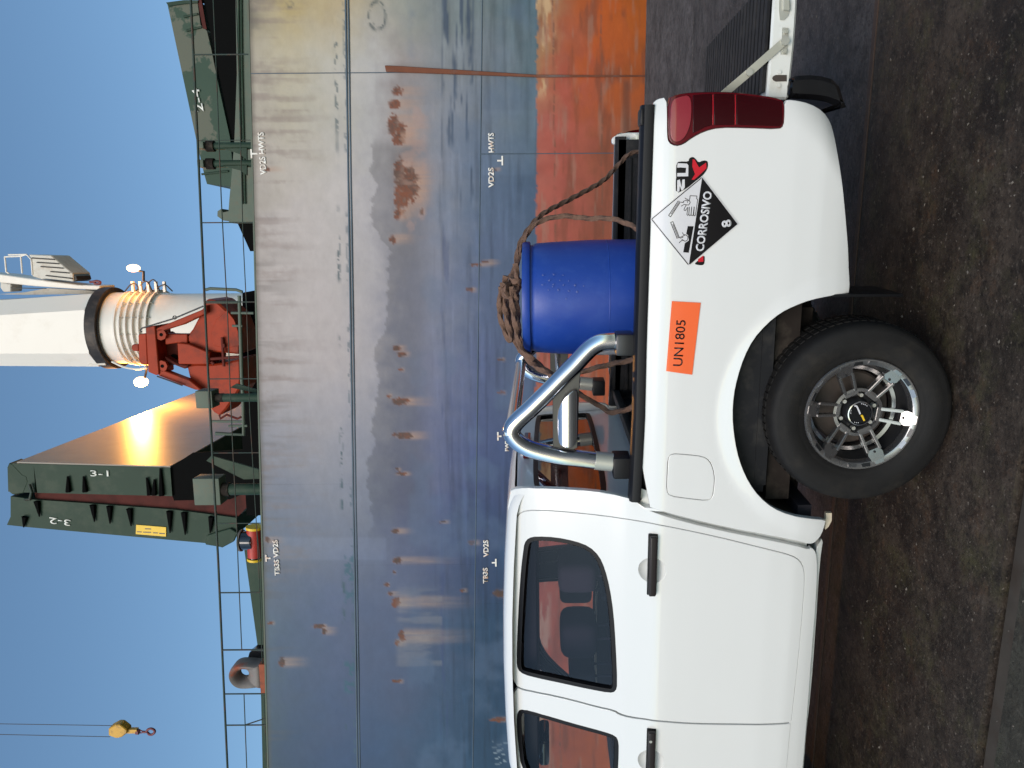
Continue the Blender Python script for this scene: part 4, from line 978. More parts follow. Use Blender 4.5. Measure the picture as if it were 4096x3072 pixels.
def mirror(o, name=None):
    """the same piece on the far side of the truck"""
    me = o.data.copy(); n = len(me.vertices); co = np.empty(n * 3); me.vertices.foreach_get('co', co); co = co.reshape(-1, 3)
    co[:, 1] = 2 * YT - co[:, 1]; me.vertices.foreach_set('co', co.ravel())
    cn = me.has_custom_normals
    if cn:
        ln = np.empty(len(me.loops) * 3); o.data.corner_normals.foreach_get('vector', ln); ln = ln.reshape(-1, 3); ln[:, 1] *= -1
        ls = [(p.loop_start, p.loop_total) for p in me.polygons]
        new = ln.copy()
        for s_, t in ls:
            new[s_:s_ + t] = np.vstack([ln[s_:s_ + 1], ln[s_ + 1:s_ + t][::-1]])
    me.flip_normals()
    if cn: me.normals_split_custom_set([tuple(k) for k in new])
    me.update()
    return link(bpy.data.objects.new(name or o.name.split('.')[0], me))

# --- outlines traced from the near side
lamp_px = px('t1', [(1068, 545), (1120, 525), (1190, 514), (1300, 511), (1400, 512), (1500, 519), (1600, 532), (1690, 550), (1708, 570), (1708, 640), (1704, 690), (1680, 709), (1500, 702), (1350, 701), (1270, 720), (1200, 755), (1150, 792), (1112, 802), (1078, 782), (1068, 740)])
lampo = unp(lamp_px, bedy)
bed_px = (px('t1', [(985, 575), (1010, 551), (1056, 540)]) + px('t1', [(1060, 640), (1060, 745), (1068, 790), (1108, 812), (1155, 802), (1205, 764), (1272, 729), (1352, 709), (1500, 711), (1684, 718), (1712, 698), (1716, 640), (1716, 556)]) +
          px('t1', [(1760, 556), (1850, 575), (1925, 618), (1965, 678), (1985, 750), (2005, 860), (2030, 1020), (2050, 1220), (2065, 1420), (2071, 1560), (2066, 1617)]) +
          px('t5', [(985, 116), (870, 134), (740, 160), (625, 203), (535, 248), (440, 325), (352, 425), (290, 545), (246, 680), (221, 800), (213, 930), (222, 1050), (242, 1170), (275, 1280), (325, 1385), (395, 1480), (485, 1553), (600, 1600), (740, 1622), (833, 1629)]) +
          px('s', [(3299, 2092), (3285, 2140), (3262, 2168), (3237, 2176), (3192, 2163), (3063, 2137), (2934, 2114), (2740, 2069), (2556, 2011)]) + px('t1', [(950, 1700), (962, 1300), (974, 1000), (980, 800)]))
bedo = unp(bed_px, bedy)
fuel_px = px('t3', [(1450, 955), (1560, 962), (1680, 976), (1725, 1005), (1750, 1060), (1762, 1130), (1757, 1200), (1745, 1272), (1718, 1291), (1570, 1275), (1440, 1256), (1420, 1225), (1424, 1100), (1430, 985)])
fuelo = unp(fuel_px, bedy)
def grow(pts, d):
    c = Vector((sum(p[0] for p in pts) / len(pts), sum(p[1] for p in pts) / len(pts)))
    out = []; n = len(pts)
    area = sum(pts[i][0] * pts[(i + 1) % n][1] - pts[(i + 1) % n][0] * pts[i][1] for i in range(n))
    for i in range(n):
        a = Vector(pts[i - 1]); b = Vector(pts[i]); e = Vector(pts[(i + 1) % n])
        t = (e - a).normalized(); nrm = Vector((t.y, -t.x)) * (1 if area > 0 else -1)
        out.append(tuple(b + nrm * d))
    return out
bed = tr.add(panel('bed_side', bedo, [grow(fuelo, 0.007)], 'white_paint', bedy, chk=1, xs=np.arange(-1.55, 0.42, 0.025), zs=np.arange(0.44, 1.26, 0.02)))
tr.add(panel('fuel_door', fuelo, [], 'white_paint', bedy, thick=0.01, chk=1))
tr.add(panel('fuel_door_recess', grow(fuelo, 0.012), [], 'gap_black', bedy, thick=0, chk=1, off=0.012))
tr.add(mirror(bed))
# tail lamp and its lens segments
lampb = tr.add(panel('tail_lamp', grow(lampo, -0.002), [], 'lamp_red', bedy, thick=0.03, chk=1, off=-0.004, edge=0.006))
def seg_px(pts): return [p for p in px('t1', pts)]
sub(panel('lens', unp(seg_px([(1082, 560), (1130, 540), (1190, 527), (1193, 640), (1180, 715), (1150, 768), (1112, 786), (1085, 768), (1080, 700)]), bedy), [], 'lamp_pink', bedy, thick=0.004, chk=2, off=-0.011, edge=0.003), lampb)
for a in ([(1205, 530), (1305, 523), (1308, 690), (1270, 700), (1205, 735)], [(1320, 523), (1428, 524), (1430, 688), (1322, 690)], [(1444, 526), (1600, 545), (1690, 564), (1694, 680), (1680, 696), (1446, 688)]):
    sub(panel('lens', unp(seg_px(a), bedy), [], 'lamp_dark', bedy, thick=0.004, chk=0, off=-0.009, edge=0.003), lampb)
for xx in (1313, 1436):
    sub(panel('lens_rib', unp(seg_px([(xx - 2, 526), (xx + 2, 526), (xx + 2, 690), (xx - 2, 690)]), bedy), [], 'lamp_line', bedy, thick=0.003, chk=0, off=-0.010, edge=0.001), lampb)
tr.add(mirror(lampb))
# black cap on the bed rail
capn = unp(px('t1', [(985, 575), (962, 1300), (950, 1700)]) + px('t3', [(1258, 100), (1245, 700), (1212, 1303)]), bedy)
def railz(x): 
    xs_ = sorted(capn); return float(np.interp(x, [p[0] for p in xs_], [p[1] for p in xs_]))
XR0, XR1 = capn[-1][0] - 0.0, capn[0][0] - 0.003
def capmesh(n, y0, sgn, x0, x1, m, drop=0.004, hgt=0.046, wid=0.085):
    bm = bmesh.new(); sec = [(0.010, -0.002), (-0.006, 0.000), (-0.008, 0.012), (-0.003, hgt - 0.010), (0.010, hgt - 0.001), (0.030, hgt + 0.002), (wid - 0.012, hgt), (wid, hgt - 0.012), (wid, -0.03)]
    rings = []
    for x in np.linspace(x0, x1, 14):
        zb_ = railz(x) - drop; rings.append([bm.verts.new((x, y0 + sgn * a, zb_ + b)) for a, b in sec])
    for a, b in zip(rings, rings[1:]):
        for k in range(len(sec) - 1): bm.faces.new((a[k], a[k + 1], b[k + 1], b[k]))
    bm.faces.new(rings[0]); bm.faces.new(rings[-1][::-1])
    return bm_obj(n, bm, m, smooth=40)
yc_ = prof(1.25)
cap = tr.add(capmesh('rail_cap', yc_, 1, XR0, XR1, 'plastic_black'))
p = unp(px('t1', [(905, 600)]), bedy)[0]
sub(box('cap_end', (XR1 - 0.075, yc_ + 0.0, railz(XR1) + 0.03), (XR1 - 0.01, yc_ + 0.085, p[1] - 0.004), 'plastic_black', 0.012), cap)
tr.add(capmesh('rail_cap', 2 * YT - yc_, -1, XR0, XR1, 'liner_black', drop=0.03, hgt=0.03))
# load bed: floor, walls and ribbed liner
FZ = 0.765; YN_, YF_ = yc_ + 0.085, 2 * YT - yc_ - 0.085; XB0, XB1 = -1.20, 0.32
bm = bmesh.new()
bbox(bm, (XB0, YN_ - 0.03, FZ - 0.05), (XB1, YF_ + 0.03, FZ))
bbox(bm, (XB0, YF_, FZ + 0.001), (XB1, YF_ + 0.03, 1.225)); bbox(bm, (XB0, YN_ - 0.03, FZ + 0.001), (XB1, YN_, 1.235))
bbox(bm, (XB0 - 0.03, YN_ - 0.03, FZ - 0.04), (XB0 - 0.001, YF_ + 0.03, 1.225))
for i in range(9): bbox(bm, (XB0 + 0.05, YF_ - 0.012, 0.86 + i * 0.036), (XB1 - 0.10, YF_ + 0.001, 0.877 + i * 0.036), 0.003, 1)
for i in range(18): bbox(bm, (XB0 + 0.02, YN_ + 0.06 + i * 0.075, FZ - 0.002), (XB1 - 0.02, YN_ + 0.10 + i * 0.075, FZ + 0.012))
for i in range(14): bbox(bm, (XB0 - 0.004, YN_ + 0.1 + i * 0.09, FZ + 0.05), (XB0 + 0.012, YN_ + 0.14 + i * 0.09, 1.18))
for y0, y1 in ((YN_ - 0.01, YN_ + 0.17), (YF_ - 0.17, YF_ + 0.01)): bbox(bm, (HUBX - 0.40, y0, FZ), (HUBX + 0.36, y1, 0.98), 0.05, 3)
bbox(bm, (XB0 + 0.005, YN_ - 0.02, 1.20), (XB0 + 0.055, YF_ + 0.02, 1.24), 0.01, 2)
tr.add(bm_obj('bed_liner', bm, 'liner_black', smooth=30))
# far rear post with its latch striker, white
q = [W(p, 4.66) for p in px('t1', [(758, 795), (756, 765), (790, 742), (850, 733), (930, 733), (930, 805), (790, 803)])]
fp = tr.add(prism('tailgate_post', q, (0, 0.05, 0), 'white_paint', bev=0.006))
a = W(px('t1', [(872, 775)])[0], 4.655); sub(tube('striker', [a, a + Vector((0, -0.02, 0))], 0.014, 'zinc', 12), fp)
b = W(px('t1', [(905, 772)])[0], 4.65); sub(box('striker_plate', (b.x - 0.03, 4.635, b.z - 0.02), (b.x + 0.03, 4.659, b.z + 0.02), 'zinc', 0.004), fp)
# roll bar: two legs per side, gusset with bright panel, cross tubes
YB = yc_ + 0.10
def leg(n, pts, r, Y): return tube(n, catmull([W(p, Y) for p in px('t3', pts)], 8), r, 'chrome', 28)
front_leg = [(1015, 1012), (900, 1000), (780, 984), (640, 968), (500, 940), (400, 910), (330, 872), (285, 828), (268, 790)]
rear_leg = [(268, 790), (280, 748), (330, 690), (420, 608), (560, 470), (660, 368), (740, 288), (800, 222), (860, 165), (930, 130), (1030, 120)]
def rollside():
    parts = []
    f = leg('roll_bar_leg', front_leg, 0.0378, YB); g = leg('roll_bar_leg', rear_leg, 0.0378, YB); parts += [f, g]
    s1 = tube('sleeve', [W(p, YB) for p in px('t3', [(885, 998), (1012, 1012)])], 0.0402, 'zinc', 24)
    bl = W(px('t3', [(1010, 1108)])[0], YB); br = W(px('t3', [(1010, 955)])[0], YB)
    b1 = box('roll_bar_foot', (bl.x, YB - 0.055, railz(bl.x) + 0.035), (br.x, YB + 0.06, W(px('t3', [(1012, 1030)])[0], YB).z), 'plastic_black', 0.01)
    bl = W(px('t3', [(1040, 212)])[0], YB); br = W(px('t3', [(1040, 55)])[0], YB)
    b2 = box('roll_bar_foot', (bl.x, YB - 0.055, railz(bl.x) + 0.035), (br.x, YB + 0.06, W(px('t3', [(1030, 120)])[0], YB).z), 'rim_dark', 0.012)
    gus = prism('gusset', [W(p, YB - 0.004) for p in px('t3', [(590, 455), (780, 330), (770, 440), (755, 905), (700, 935), (600, 930), (575, 900), (572, 520)])], (0, 0.012, 0), 'plate_steel', bev=0.002)
    pp = chaikin([Vector(v) for v in px('t3', [(610, 585), (755, 450), (757, 600), (755, 895), (640, 893), (612, 850)])], 2)
    # bright panel slightly dished
    pw = [W((v.x, v.y), YB - 0.02) for v in pp]; zc_ = sum(v.z for v in pw) / len(pw); hz_ = max(abs(v.z - zc_) for v in pw)
    ip = panel('bright_panel', [(v.x, v.z) for v in pw], [], 'chrome', lambda x, z: YB - 0.010 - 0.026 * (1 - min(1, ((z - zc_) / (hz_ * 1.12)) ** 2)), thick=0.006, chk=0, zs=np.arange(zc_ - 0.1, zc_ + 0.1, 0.008), xs=[])
    return parts + [s1, b1, b2, gus, ip]
for o in rollside():
    tr.add(o); tr.add(mirror(o))
ax = W(px('t3', [(270, 792)])[0], YB)
tr.add(tube('roll_bar_cross_tube', [(ax.x, YB, ax.z), (ax.x, 2 * YT - YB, ax.z)], 0.030, 'chrome', 24))
t0 = W(px('t3', [(700, 700)])[0], YB); tr.add(tube('roll_bar_cross_tube', [(t0.x + 0.02, YB, t0.z + 0.03), (t0.x + 0.02, 2 * YT - YB, t0.z + 0.03)], 0.017, 'chrome', 16))

# --- cab: side frame, doors, glass
rd_px = px('t4', [(216, 1138), (211, 900), (210, 600), (222, 300), (243, 150), (268, 92), (318, 66), (450, 68), (600, 80), (800, 101), (1000, 130), (1150, 158), (1300, 188), (1500, 231), (1700, 280), (1850, 317), (1960, 346), (2010, 375), (2038, 430), (2040, 520), (2030, 660), (2012, 880), (1985, 1130), (1962, 1340), (1959, 1368), (1957, 1376), (1940, 1378),
                 (1840, 1386), (1600, 1386), (1350, 1383), (1100, 1361), (960, 1342), (895, 1322), (868, 1303), (750, 1277), (600, 1235), (400, 1190)])
rdo = unp(rd_px, caby)
rw_px = px('t4', [(304, 330), (312, 270), (335, 240), (385, 230), (500, 236), (620, 260), (705, 292), (765, 350), (800, 430), (830, 550), (852, 700), (866, 900), (876, 1140), (866, 1182), (832, 1190), (700, 1165), (540, 1130), (400, 1100), (300, 1074), (270, 1048), (264, 1000), (268, 850), (280, 600), (295, 400)])
rwo = unp(rw_px, caby)
fs = px('t4', [(1953, 1400), (1955, 1386), (1935, 1387), (1840, 1394), (1600, 1394), (1350, 1391), (1100, 1369), (955, 1351), (888, 1331), (862, 1311), (750, 1286), (600, 1244), (400, 1199), (222, 1152)])
fdo = unp(fs, caby) + unp(px('t4', [(232, 1400), (250, 1659)]), caby) + [(-2.84, 1.775), (-3.0, 1.70), (-3.22, 1.50), (-3.42, 1.31), (-3.46, 1.16), (-3.46, 0.70), (-3.41, 0.575), (-2.85, 0.552)]
fwo = unp(px('t4', [(264, 1380), (270, 1312), (300, 1298), (400, 1326), (600, 1386), (800, 1440), (868, 1464), (884, 1496), (884, 1580), (880, 1659)]), caby) + [(-2.95, 1.335), (-3.28, 1.325), (-3.32, 1.345), (-3.19, 1.47), (-3.0, 1.63), (-2.88, 1.70), (-2.78, 1.722)] + unp(px('t4', [(292, 1659), (272, 1500)]), caby)
def door(name, out, win, hand_y, first):
    (sx, sz), = unp(px('t4', [(1098, 437)] if first else [(1090, 1618)]), caby); rr = 0.060
    scoop = [[(sx + math.cos(a) * rr, sz + math.sin(a) * rr) for a in np.linspace(0, 2 * math.pi, 29)[:-1]]]
    d = tr.add(panel(name, grow(out, -0.0022), [win] + scoop, 'white_paint', caby, chk=1 , zs=np.arange(0.52, 1.84, 0.02), xs=np.arange(-3.5, -1.2, 0.08)))
    sub(panel('window_seal', grow(win, 0.003), [grow(win, -0.014)], 'rubber_black', caby, thick=0.03, chk=1, off=-0.002, edge=0.004), d)
    sub(panel('window_glass', grow(win, -0.010), [], 'tint_glass' if first else 'clear_glass', caby, thick=0, chk=1, off=0.016, xs=[], zs=np.arange(1.2, 1.83, 0.08)), d)
    # handle
    c0, c1 = hand_y
    (hx0, hz0), (hx1, hz1) = unp(px('t4', [(1098 if first else 1087, c1), (1098 if first else 1087, c0)]), caby)
    hm = (hx0 + hx1) / 2; zz = (hz0 + hz1) / 2; yb = caby(hm, zz)
    # finger scoop: shallow bowl sunk in the skin
    bm = bmesh.new(); rr = 0.061; rings = []
    for t in np.linspace(0, 1, 8):
        rings.append([bm.verts.new((sx + math.cos(a) * rr * t, caby(sx, sz + math.sin(a) * rr * t * .95) + 0.024 * (1 - t ** 2.5) + 0.001, sz + math.sin(a) * rr * t * .95)) for a in np.linspace(0, 2 * math.pi, 33)[:-1]])
    for a, b in zip(rings, rings[1:]):
        for k in range(32): bm.faces.new((a[k], a[(k + 1) % 32], b[(k + 1) % 32], b[k]))
    bmesh.ops.remove_doubles(bm, verts=bm.verts[:], dist=1e-5)
    sub(bm_obj('handle_recess', bm, 'white_paint', smooth=60), d)
    hb = sub(box('handle', (hx0, yb - 0.030, zz - 0.0155), (hx1, yb - 0.004, zz + 0.0155), 'handle_plastic', 0.008, 3), d)
    sub(box('handle_bezel', (hx0 - 0.004, yb - 0.006, zz - 0.021), (hx1 + 0.004, yb + 0.004, zz + 0.021), 'rubber_black', 0.004), d)
    return d
rd = door('rear_door', rdo, rwo, (213, 580), True)
fd = door('front_door', fdo, fwo, (1418, 1790), False)
(kx, kz), = unp(px('t4', [(1082, 1468)]), caby)
sub(tube('keyhole', [(kx, caby(kx, kz) - 0.033, kz), (kx, caby(kx, kz) - 0.028, kz)], 0.007, 'zinc', 12), fd)
for d in (rd, fd):
    m_ = tr.add(mirror(d))
    for c in d.children:
        if c.name.split('.')[0] in ('window_seal', 'window_glass', 'handle'): sub(mirror(c), m_)
# frame around the doors
door_open = (unp(rd_px[:27], caby) + [fdo[-1], fdo[-2], fdo[-3], fdo[-4], fdo[-5], fdo[-6], fdo[-7], fdo[-8]] + list(reversed(fdo[14:-8])))
frame = (unp([(2034, 1970), (2075, 1955), (2130, 1955), (2300, 1962), (2430, 1975), (2540, 2003), (2556, 2030), (2740, 2092), (2934, 2137), (3063, 2161), (3192, 2188), (3237, 2202)], caby) +
         unp(px('t4', [(2088, 300), (2112, 330), (2120, 420), (2112, 620), (2085, 940), (2060, 1290), (2030, 1659)]), caby) +
         [(-3.25, 0.475), (-3.52, 0.48), (-3.54, 0.7), (-3.54, 1.17), (-3.49, 1.36), (-3.26, 1.56), (-3.03, 1.745), (-2.86, 1.805)] + unp(px('t4', [(238, 1659), (218, 1400), (203, 1140), (200, 900), (199, 600), (206, 300)]), caby))
side = tr.add(panel('cab_side', frame, [grow(door_open, 0.004)], 'white_paint', lambda x, z: caby(x, z) + 0.003, chk=1, zs=np.arange(0.45, 1.84, 0.02), xs=np.arange(-3.56, -1.1, 0.08)))
tr.add(mirror(side))
for ou, wi in ((rdo, rwo), (fdo, fwo)):
    jam = tr.add(panel('door_jamb', grow(ou, 0.016), [grow(wi, 0.012)], 'gap_black', caby, thick=0.0, chk=0, off=0.024, xs=[], zs=np.arange(0.5, 1.83, 0.05)))
    tr.add(mirror(jam))
# painted flange seen in the gap between cab and bed
ga = [(2556, 2036), (2740, 2096), (2934, 2141), (3063, 2165), (3192, 2192), (3237, 2206)]; gb_ = [(x, y - 75) for x, y in ga][::-1]
fl_ = tr.add(panel('cab_flange', unp(ga + gb_, caby), [], 'white_trim', caby, thick=0, chk=0, off=0.034, xs=[])); tr.add(mirror(fl_))
# lower sill strip
sl_ = unp(px('t4', [(2118, 330), (2128, 420), (2120, 640), (2095, 940), (2070, 1290), (2040, 1659)]), caby); sb_ = unp(px('t6', [(497, 1659), (510, 1500), (545, 1200), (575, 800), (600, 400), (625, 230)]), caby)
sill = tr.add(panel('sill', sl_ + [(-3.55, 0.473), (-3.55, 0.447)] + sb_, [], 'white_trim', lambda x, z: prof(z) + 0.022, thick=0.10, chk=1, xs=[], zs=[]))
tr.add(mirror(sill))
bp_ = W((3305, 2065), 3.12); tr.add(prism('bracket', [W(p, 3.12) for p in px('t5', [(838, 1580), (875, 1580), (874, 1630), (855, 1668), (832, 1690), (833, 1630)])], (0, 0.02, 0), 'beige_trim'))
# roof
rf = [(2034, 1958), (2030, 2000), (2027, 2059), (2020, 2195), (2015, 2388), (2016, 2581), (2023, 2775), (2036, 2969), (2045, 3072)]
rz = sorted([(W(p, 3.45).x, W(p, 3.45).z) for p in rf]); rz = [(-3.12, 1.71), (-2.98, 1.775)] + [q for q in rz if q[0] > -2.86]
def roofz(x): return float(np.interp(x, [a for a, b in rz], [b for a, b in rz]))
bm = bmesh.new(); sec = [(3.228, -0.050), (3.240, -0.030), (3.262, -0.014), (3.30, -0.006), (3.36, -0.001), (3.45, 0.0), (3.65, 0.005), (YT, 0.007)]
full = sec + [(2 * YT - a, b) for a, b in sec[:-1]][::-1]
rings = []
XCB = -1.275
for x in list(np.linspace(-3.10, XCB - 0.15, 26)) + [XCB - 0.10, XCB - 0.06, XCB - 0.03, XCB - 0.012, XCB - 0.004]:
    e = max(0, (x - XCB + 0.10) / 0.10); dr = 0.035 * e * e
    rings.append([bm.verts.new((x, y, roofz(x) + dz - dr)) for y, dz in full])
for a, b in zip(rings, rings[1:]):
    for k in range(len(full) - 1): bm.faces.new((a[k], a[k + 1], b[k + 1], b[k]))
roof = tr.add(bm_obj('roof', bm, 'white_paint', smooth=50))
bm = bmesh.new()
hl = []
for x in np.linspace(-3.0, XCB - 0.08, 20): hl.append((x, 3.262, roofz(x) - 0.050))
hl += [(XCB - 0.03, 3.262, roofz(XCB) - 0.068)]
sub(tube('roof_seal', [(a, b - 0.018, c + 0.004) for a, b, c in hl], 0.0045, 'rubber_black', 6), roof)
bm.free()
bm = bmesh.new(); bbox(bm, (-2.95, 3.32, 1.70), (XCB - 0.06, 2 * YT - 3.32, 1.77), 0.02)
tr.add(bm_obj('headliner', bm, 'cabin_dark', smooth=40))
# back wall of the cab with its window
def bw(p): w_ = WX(p, XCB); return w_
win_px = px('z4', [(410, 1500), (420, 1530), (470, 1548), (700, 1556), (1000, 1585), (1150, 1602), (1212, 1592), (1205, 1530), (1150, 1290), (1075, 940), (1030, 745), (1010, 718), (920, 712)])
ywin = [bw(p) for p in win_px]
zt_w = max(v.z for v in ywin) ; zb_n = 1.375
ya, yb_ = 3.265, 2 * YT - 3.265
wz = [(ya, 1.67), (ya - 0.03, 1.42), (ya - 0.015, 1.385), (yb_ + 0.015, 1.385), (yb_ + 0.03, 1.42), (yb_, 1.67), (yb_ - 0.04, 1.705), (ya + 0.04, 1.705)]
WWIN = [Vector((a, b)) for a, b in wz]
wall = [(3.128, 1.10), (3.13, 1.38), (3.19, 1.65), (3.235, 1.745), (3.30, 1.785), (YT, 1.80), (2 * YT - 3.30, 1.785), (2 * YT - 3.235, 1.745), (2 * YT - 3.19, 1.65), (2 * YT - 3.13, 1.38), (2 * YT - 3.128, 1.10)]
def yz_panel(n, out, holes, X, m, thick=0.02):
    L = [[Vector((a, b, 0)) for a, b in out]] + [[Vector((a, b, 0)) for a, b in h_] for h_ in holes]
    tri = geometry.tessellate_polygon(L); fl = [v for l_ in L for v in l_]
    bm = bmesh.new(); vv = [bm.verts.new((X, v.x, v.y)) for v in fl]
    for t in tri: bm.faces.new([vv[i] for i in t])
    r = bmesh.ops.extrude_face_region(bm, geom=bm.faces[:])
    for g in r['geom']:
        if isinstance(g, bmesh.types.BMVert): g.co.x -= thick
    return bm_obj(n, bm, m)
wn2 = [(v.x, v.y) for v in chaikin(WWIN, 2)]
cbk = tr.add(yz_panel('cab_back', wall, [wn2], XCB, 'white_paint'))
gl = [(v.x, v.y) for v in WWIN]
sub(yz_panel('window_seal', [tuple(q) for q in grow(wn2, 0.012)], [[tuple(q) for q in grow(wn2, -0.012)]], XCB + 0.006, 'rubber_black', 0.012), cbk)
sub(yz_panel('window_glass', wn2, [], XCB - 0.006, 'dark_glass', 0.003), cbk)
# rounded rear corner of the cab
bm = bmesh.new(); rings = []
for z in np.linspace(1.10, 1.785, 16):
    y0 = caby(-1.3, z) + 0.003; R_ = 0.045
    xe = float(np.interp(z, sorted([p[1] for p in frame[:7]]), [p[0] for p in sorted(frame[:7], key=lambda q: q[1])]))
    ring = [bm.verts.new((xe - 0.012, y0 + 0.0005, z))]
    for a in np.linspace(0, math.pi / 2, 8):
        ring.append(bm.verts.new((xe + (XCB + 0.002 - xe) * math.sin(a), y0 + R_ * (1 - math.cos(a)) * 1.2, z)))
    rings.append(ring)
for a, b in zip(rings, rings[1:]):
    for k in range(len(a) - 1): bm.faces.new((a[k], b[k], b[k + 1], a[k + 1]))
cor = tr.add(bm_obj('cab_corner', bm, 'white_paint', smooth=60)); tr.add(mirror(cor))
# high brake light on the back of the cab
bl0 = bw(px('t3', [(310, 1030)])[0]); bl1 = bw(px('t3', [(395, 962)])[0])
tr.add(box('high_brake_lamp', (XCB + 0.001, 3.70, 1.735), (XCB + 0.03, 4.06, 1.768), 'lamp_red', 0.006))
# cab floor, seats, interior
bm = bmesh.new(); bbox(bm, (-3.45, 3.15, 0.50), (XCB - 0.03, 2 * YT - 3.15, 0.56)); bbox(bm, (-3.60, 3.2, 0.56), (-3.47, 2 * YT - 3.2, 1.22)); bbox(bm, (-3.47, 3.2, 0.95), (-3.2, 2 * YT - 3.2, 1.27), 0.06, 3)
tr.add(bm_obj('cabin_floor', bm, 'cabin_dark', smooth=40))
def seat(x, y, w, headrest=True):
    bm = bmesh.new(); bbox(bm, (x - 0.50, y - w / 2, 0.70), (x, y + w / 2, 0.86), 0.05, 3)
    s_ = tr.add(bm_obj('seat', bm, 'seat_cloth', smooth=50))
    bm = bmesh.new(); add_beam(bm, (x - 0.02, y, 0.78), (x + 0.13, y, 1.335), w, 0.12, (1, 0, 0), 0.045); sub(bm_obj('backrest', bm, 'seat_cloth', smooth=50), s_)
    return s_
def headrest(px_c, Y, w, hh, s_):
    c = W(px_c, Y); bm = bmesh.new(); bbox(bm, (c.x - w / 2, Y - 0.13, c.z - hh / 2), (c.x + w / 2, Y + 0.13, c.z + hh / 2), min(w, hh) * 0.36, 4)
    bbox(bm, (c.x - 0.006, Y - 0.07, c.z - hh / 2 - 0.12), (c.x + 0.006, Y - 0.058, c.z)); bbox(bm, (c.x - 0.006, Y + 0.058, c.z - hh / 2 - 0.12), (c.x + 0.006, Y + 0.07, c.z))
    sub(bm_obj('headrest', bm, 'seat_cloth', smooth=50), s_)
s1 = seat(-1.55, YT, 1.40); headrest(px('t4', [(630, 430)])[0], 3.55, 0.15, 0.19, s1); headrest(px('t4', [(620, 525)])[0], 4.24, 0.13, 0.19, s1)
s2 = seat(-2.36, 3.53, 0.52); s3 = seat(-2.36, 4.25, 0.52)
headrest(px('t4', [(640, 815)])[0], 3.58, 0.19, 0.19, s2); headrest(px('t4', [(660, 1050)])[0], 4.28, 0.125, 0.16, s3)
c = W(px('t4', [(428, 1500)])[0], YT); mr = tr.add(box('rear_view_mirror', (c.x - 0.085, YT - 0.10, c.z - 0.03), (c.x + 0.085, YT + 0.10, c.z + 0.03), 'gloss_black', 0.025, 3))
sub(tube('mirror_stalk', [(c.x - 0.05, YT, c.z), (c.x - 0.10, YT, c.z + 0.10)], 0.012, 'gloss_black', 8), mr)
tr.add(tube('steering_wheel', catmull([(-3.06 - 0.10 * math.sin(a) * 0.5, 3.55 + 0.18 * math.cos(a), 1.12 + 0.17 * math.sin(a)) for a in np.linspace(0, 6.28, 13)[:-1]], 4, True), 0.015, 'gloss_black', 8))
# amber beacon on the roof
c = W((2052 - 70, 3050), 3.55); q = W((2018, 3080), 3.75); zb0 = roofz(q.x) - 0.004
bc = tr.add(lathe('beacon', [(0.0, zb0 + 0.165), (0.035, zb0 + 0.16), (0.055, zb0 + 0.14), (0.065, zb0 + 0.045), (0.068, zb0 + 0.04)], (q.x - 0.035, 3.75, 0), 'amber', seg=32))
sub(lathe('beacon_base', [(0.075, zb0), (0.078, zb0 + 0.012), (0.072, zb0 + 0.042), (0.0, zb0 + 0.043)], (q.x - 0.035, 3.75, 0), 'plastic_black', seg=32), bc)
# front of the truck, beyond the left edge of the picture
def fendy(x, z): return prof(min(z, 1.12)) + 0.01 + 0.05 * max(0, (-x - 4.25)) ** 2 * 8
XFW = HUBX - 3.05
arch = [(XFW + 0.46 * math.cos(a), 0.372 + 0.46 * math.sin(a)) for a in np.linspace(math.radians(8), math.radians(172), 20)]
fen = [(-3.55, 0.48), (-3.55, 1.17), (-3.75, 1.155), (-4.1, 1.12), (-4.4, 1.08), (-4.6, 0.99), (-4.63, 0.80), (-4.60, 0.55), (-4.48, 0.44)] + arch[::-1]
fn = tr.add(panel('front_fender', fen, [], 'white_paint', fendy, chk=1, zs=np.arange(0.45, 1.15, 0.05), xs=np.arange(-4.62, -3.56, 0.06))); tr.add(mirror(fn))
bm = bmesh.new(); rings = []
for x, z, yi in [(-3.46, 1.20, 3.12), (-3.85, 1.175, 3.13), (-4.2, 1.135, 3.15), (-4.5, 1.08, 3.19), (-4.66, 0.99, 3.24), (-4.68, 0.90, 3.26)]:
    rings.append([bm.verts.new((x, y, z + dz)) for y, dz in [(yi, -.02), (yi + .06, 0.01), (yi + .2, 0.03), (YT, 0.045), (2 * YT - yi - .2, 0.03), (2 * YT - yi - .06, 0.01), (2 * YT - yi, -.02)]])
for a, b in zip(rings, rings[1:]):
    for k in range(6): bm.faces.new((a[k], a[k + 1], b[k + 1], b[k]))
tr.add(bm_obj('hood', bm, 'white_paint', smooth=50))
tr.add(box('front_bumper', (-4.78, 3.12, 0.46), (-4.55, 2 * YT - 3.12, 0.78), 'white_paint', 0.07, 4))
tr.add(box('grille', (-4.70, 3.45, 0.79), (-4.63, 2 * YT - 3.45, 0.97), 'chrome', 0.02))
for s in (-1, 1): tr.add(box('headlamp', (-4.68, YT + s * 0.62 - 0.13, 0.80), (-4.56, YT + s * 0.62 + 0.13, 0.99), 'decal_white', 0.04, 3))
bm = bmesh.new()
v = [bm.verts.new(p) for p in [(-3.47, 3.20, 1.22), (-3.47, 2 * YT - 3.20, 1.22), (-3.10, 2 * YT - 3.28, 1.715), (-3.10, 3.28, 1.715)]]; bm.faces.new(v)
tr.add(bm_obj('windscreen', bm, 'clear_glass'))
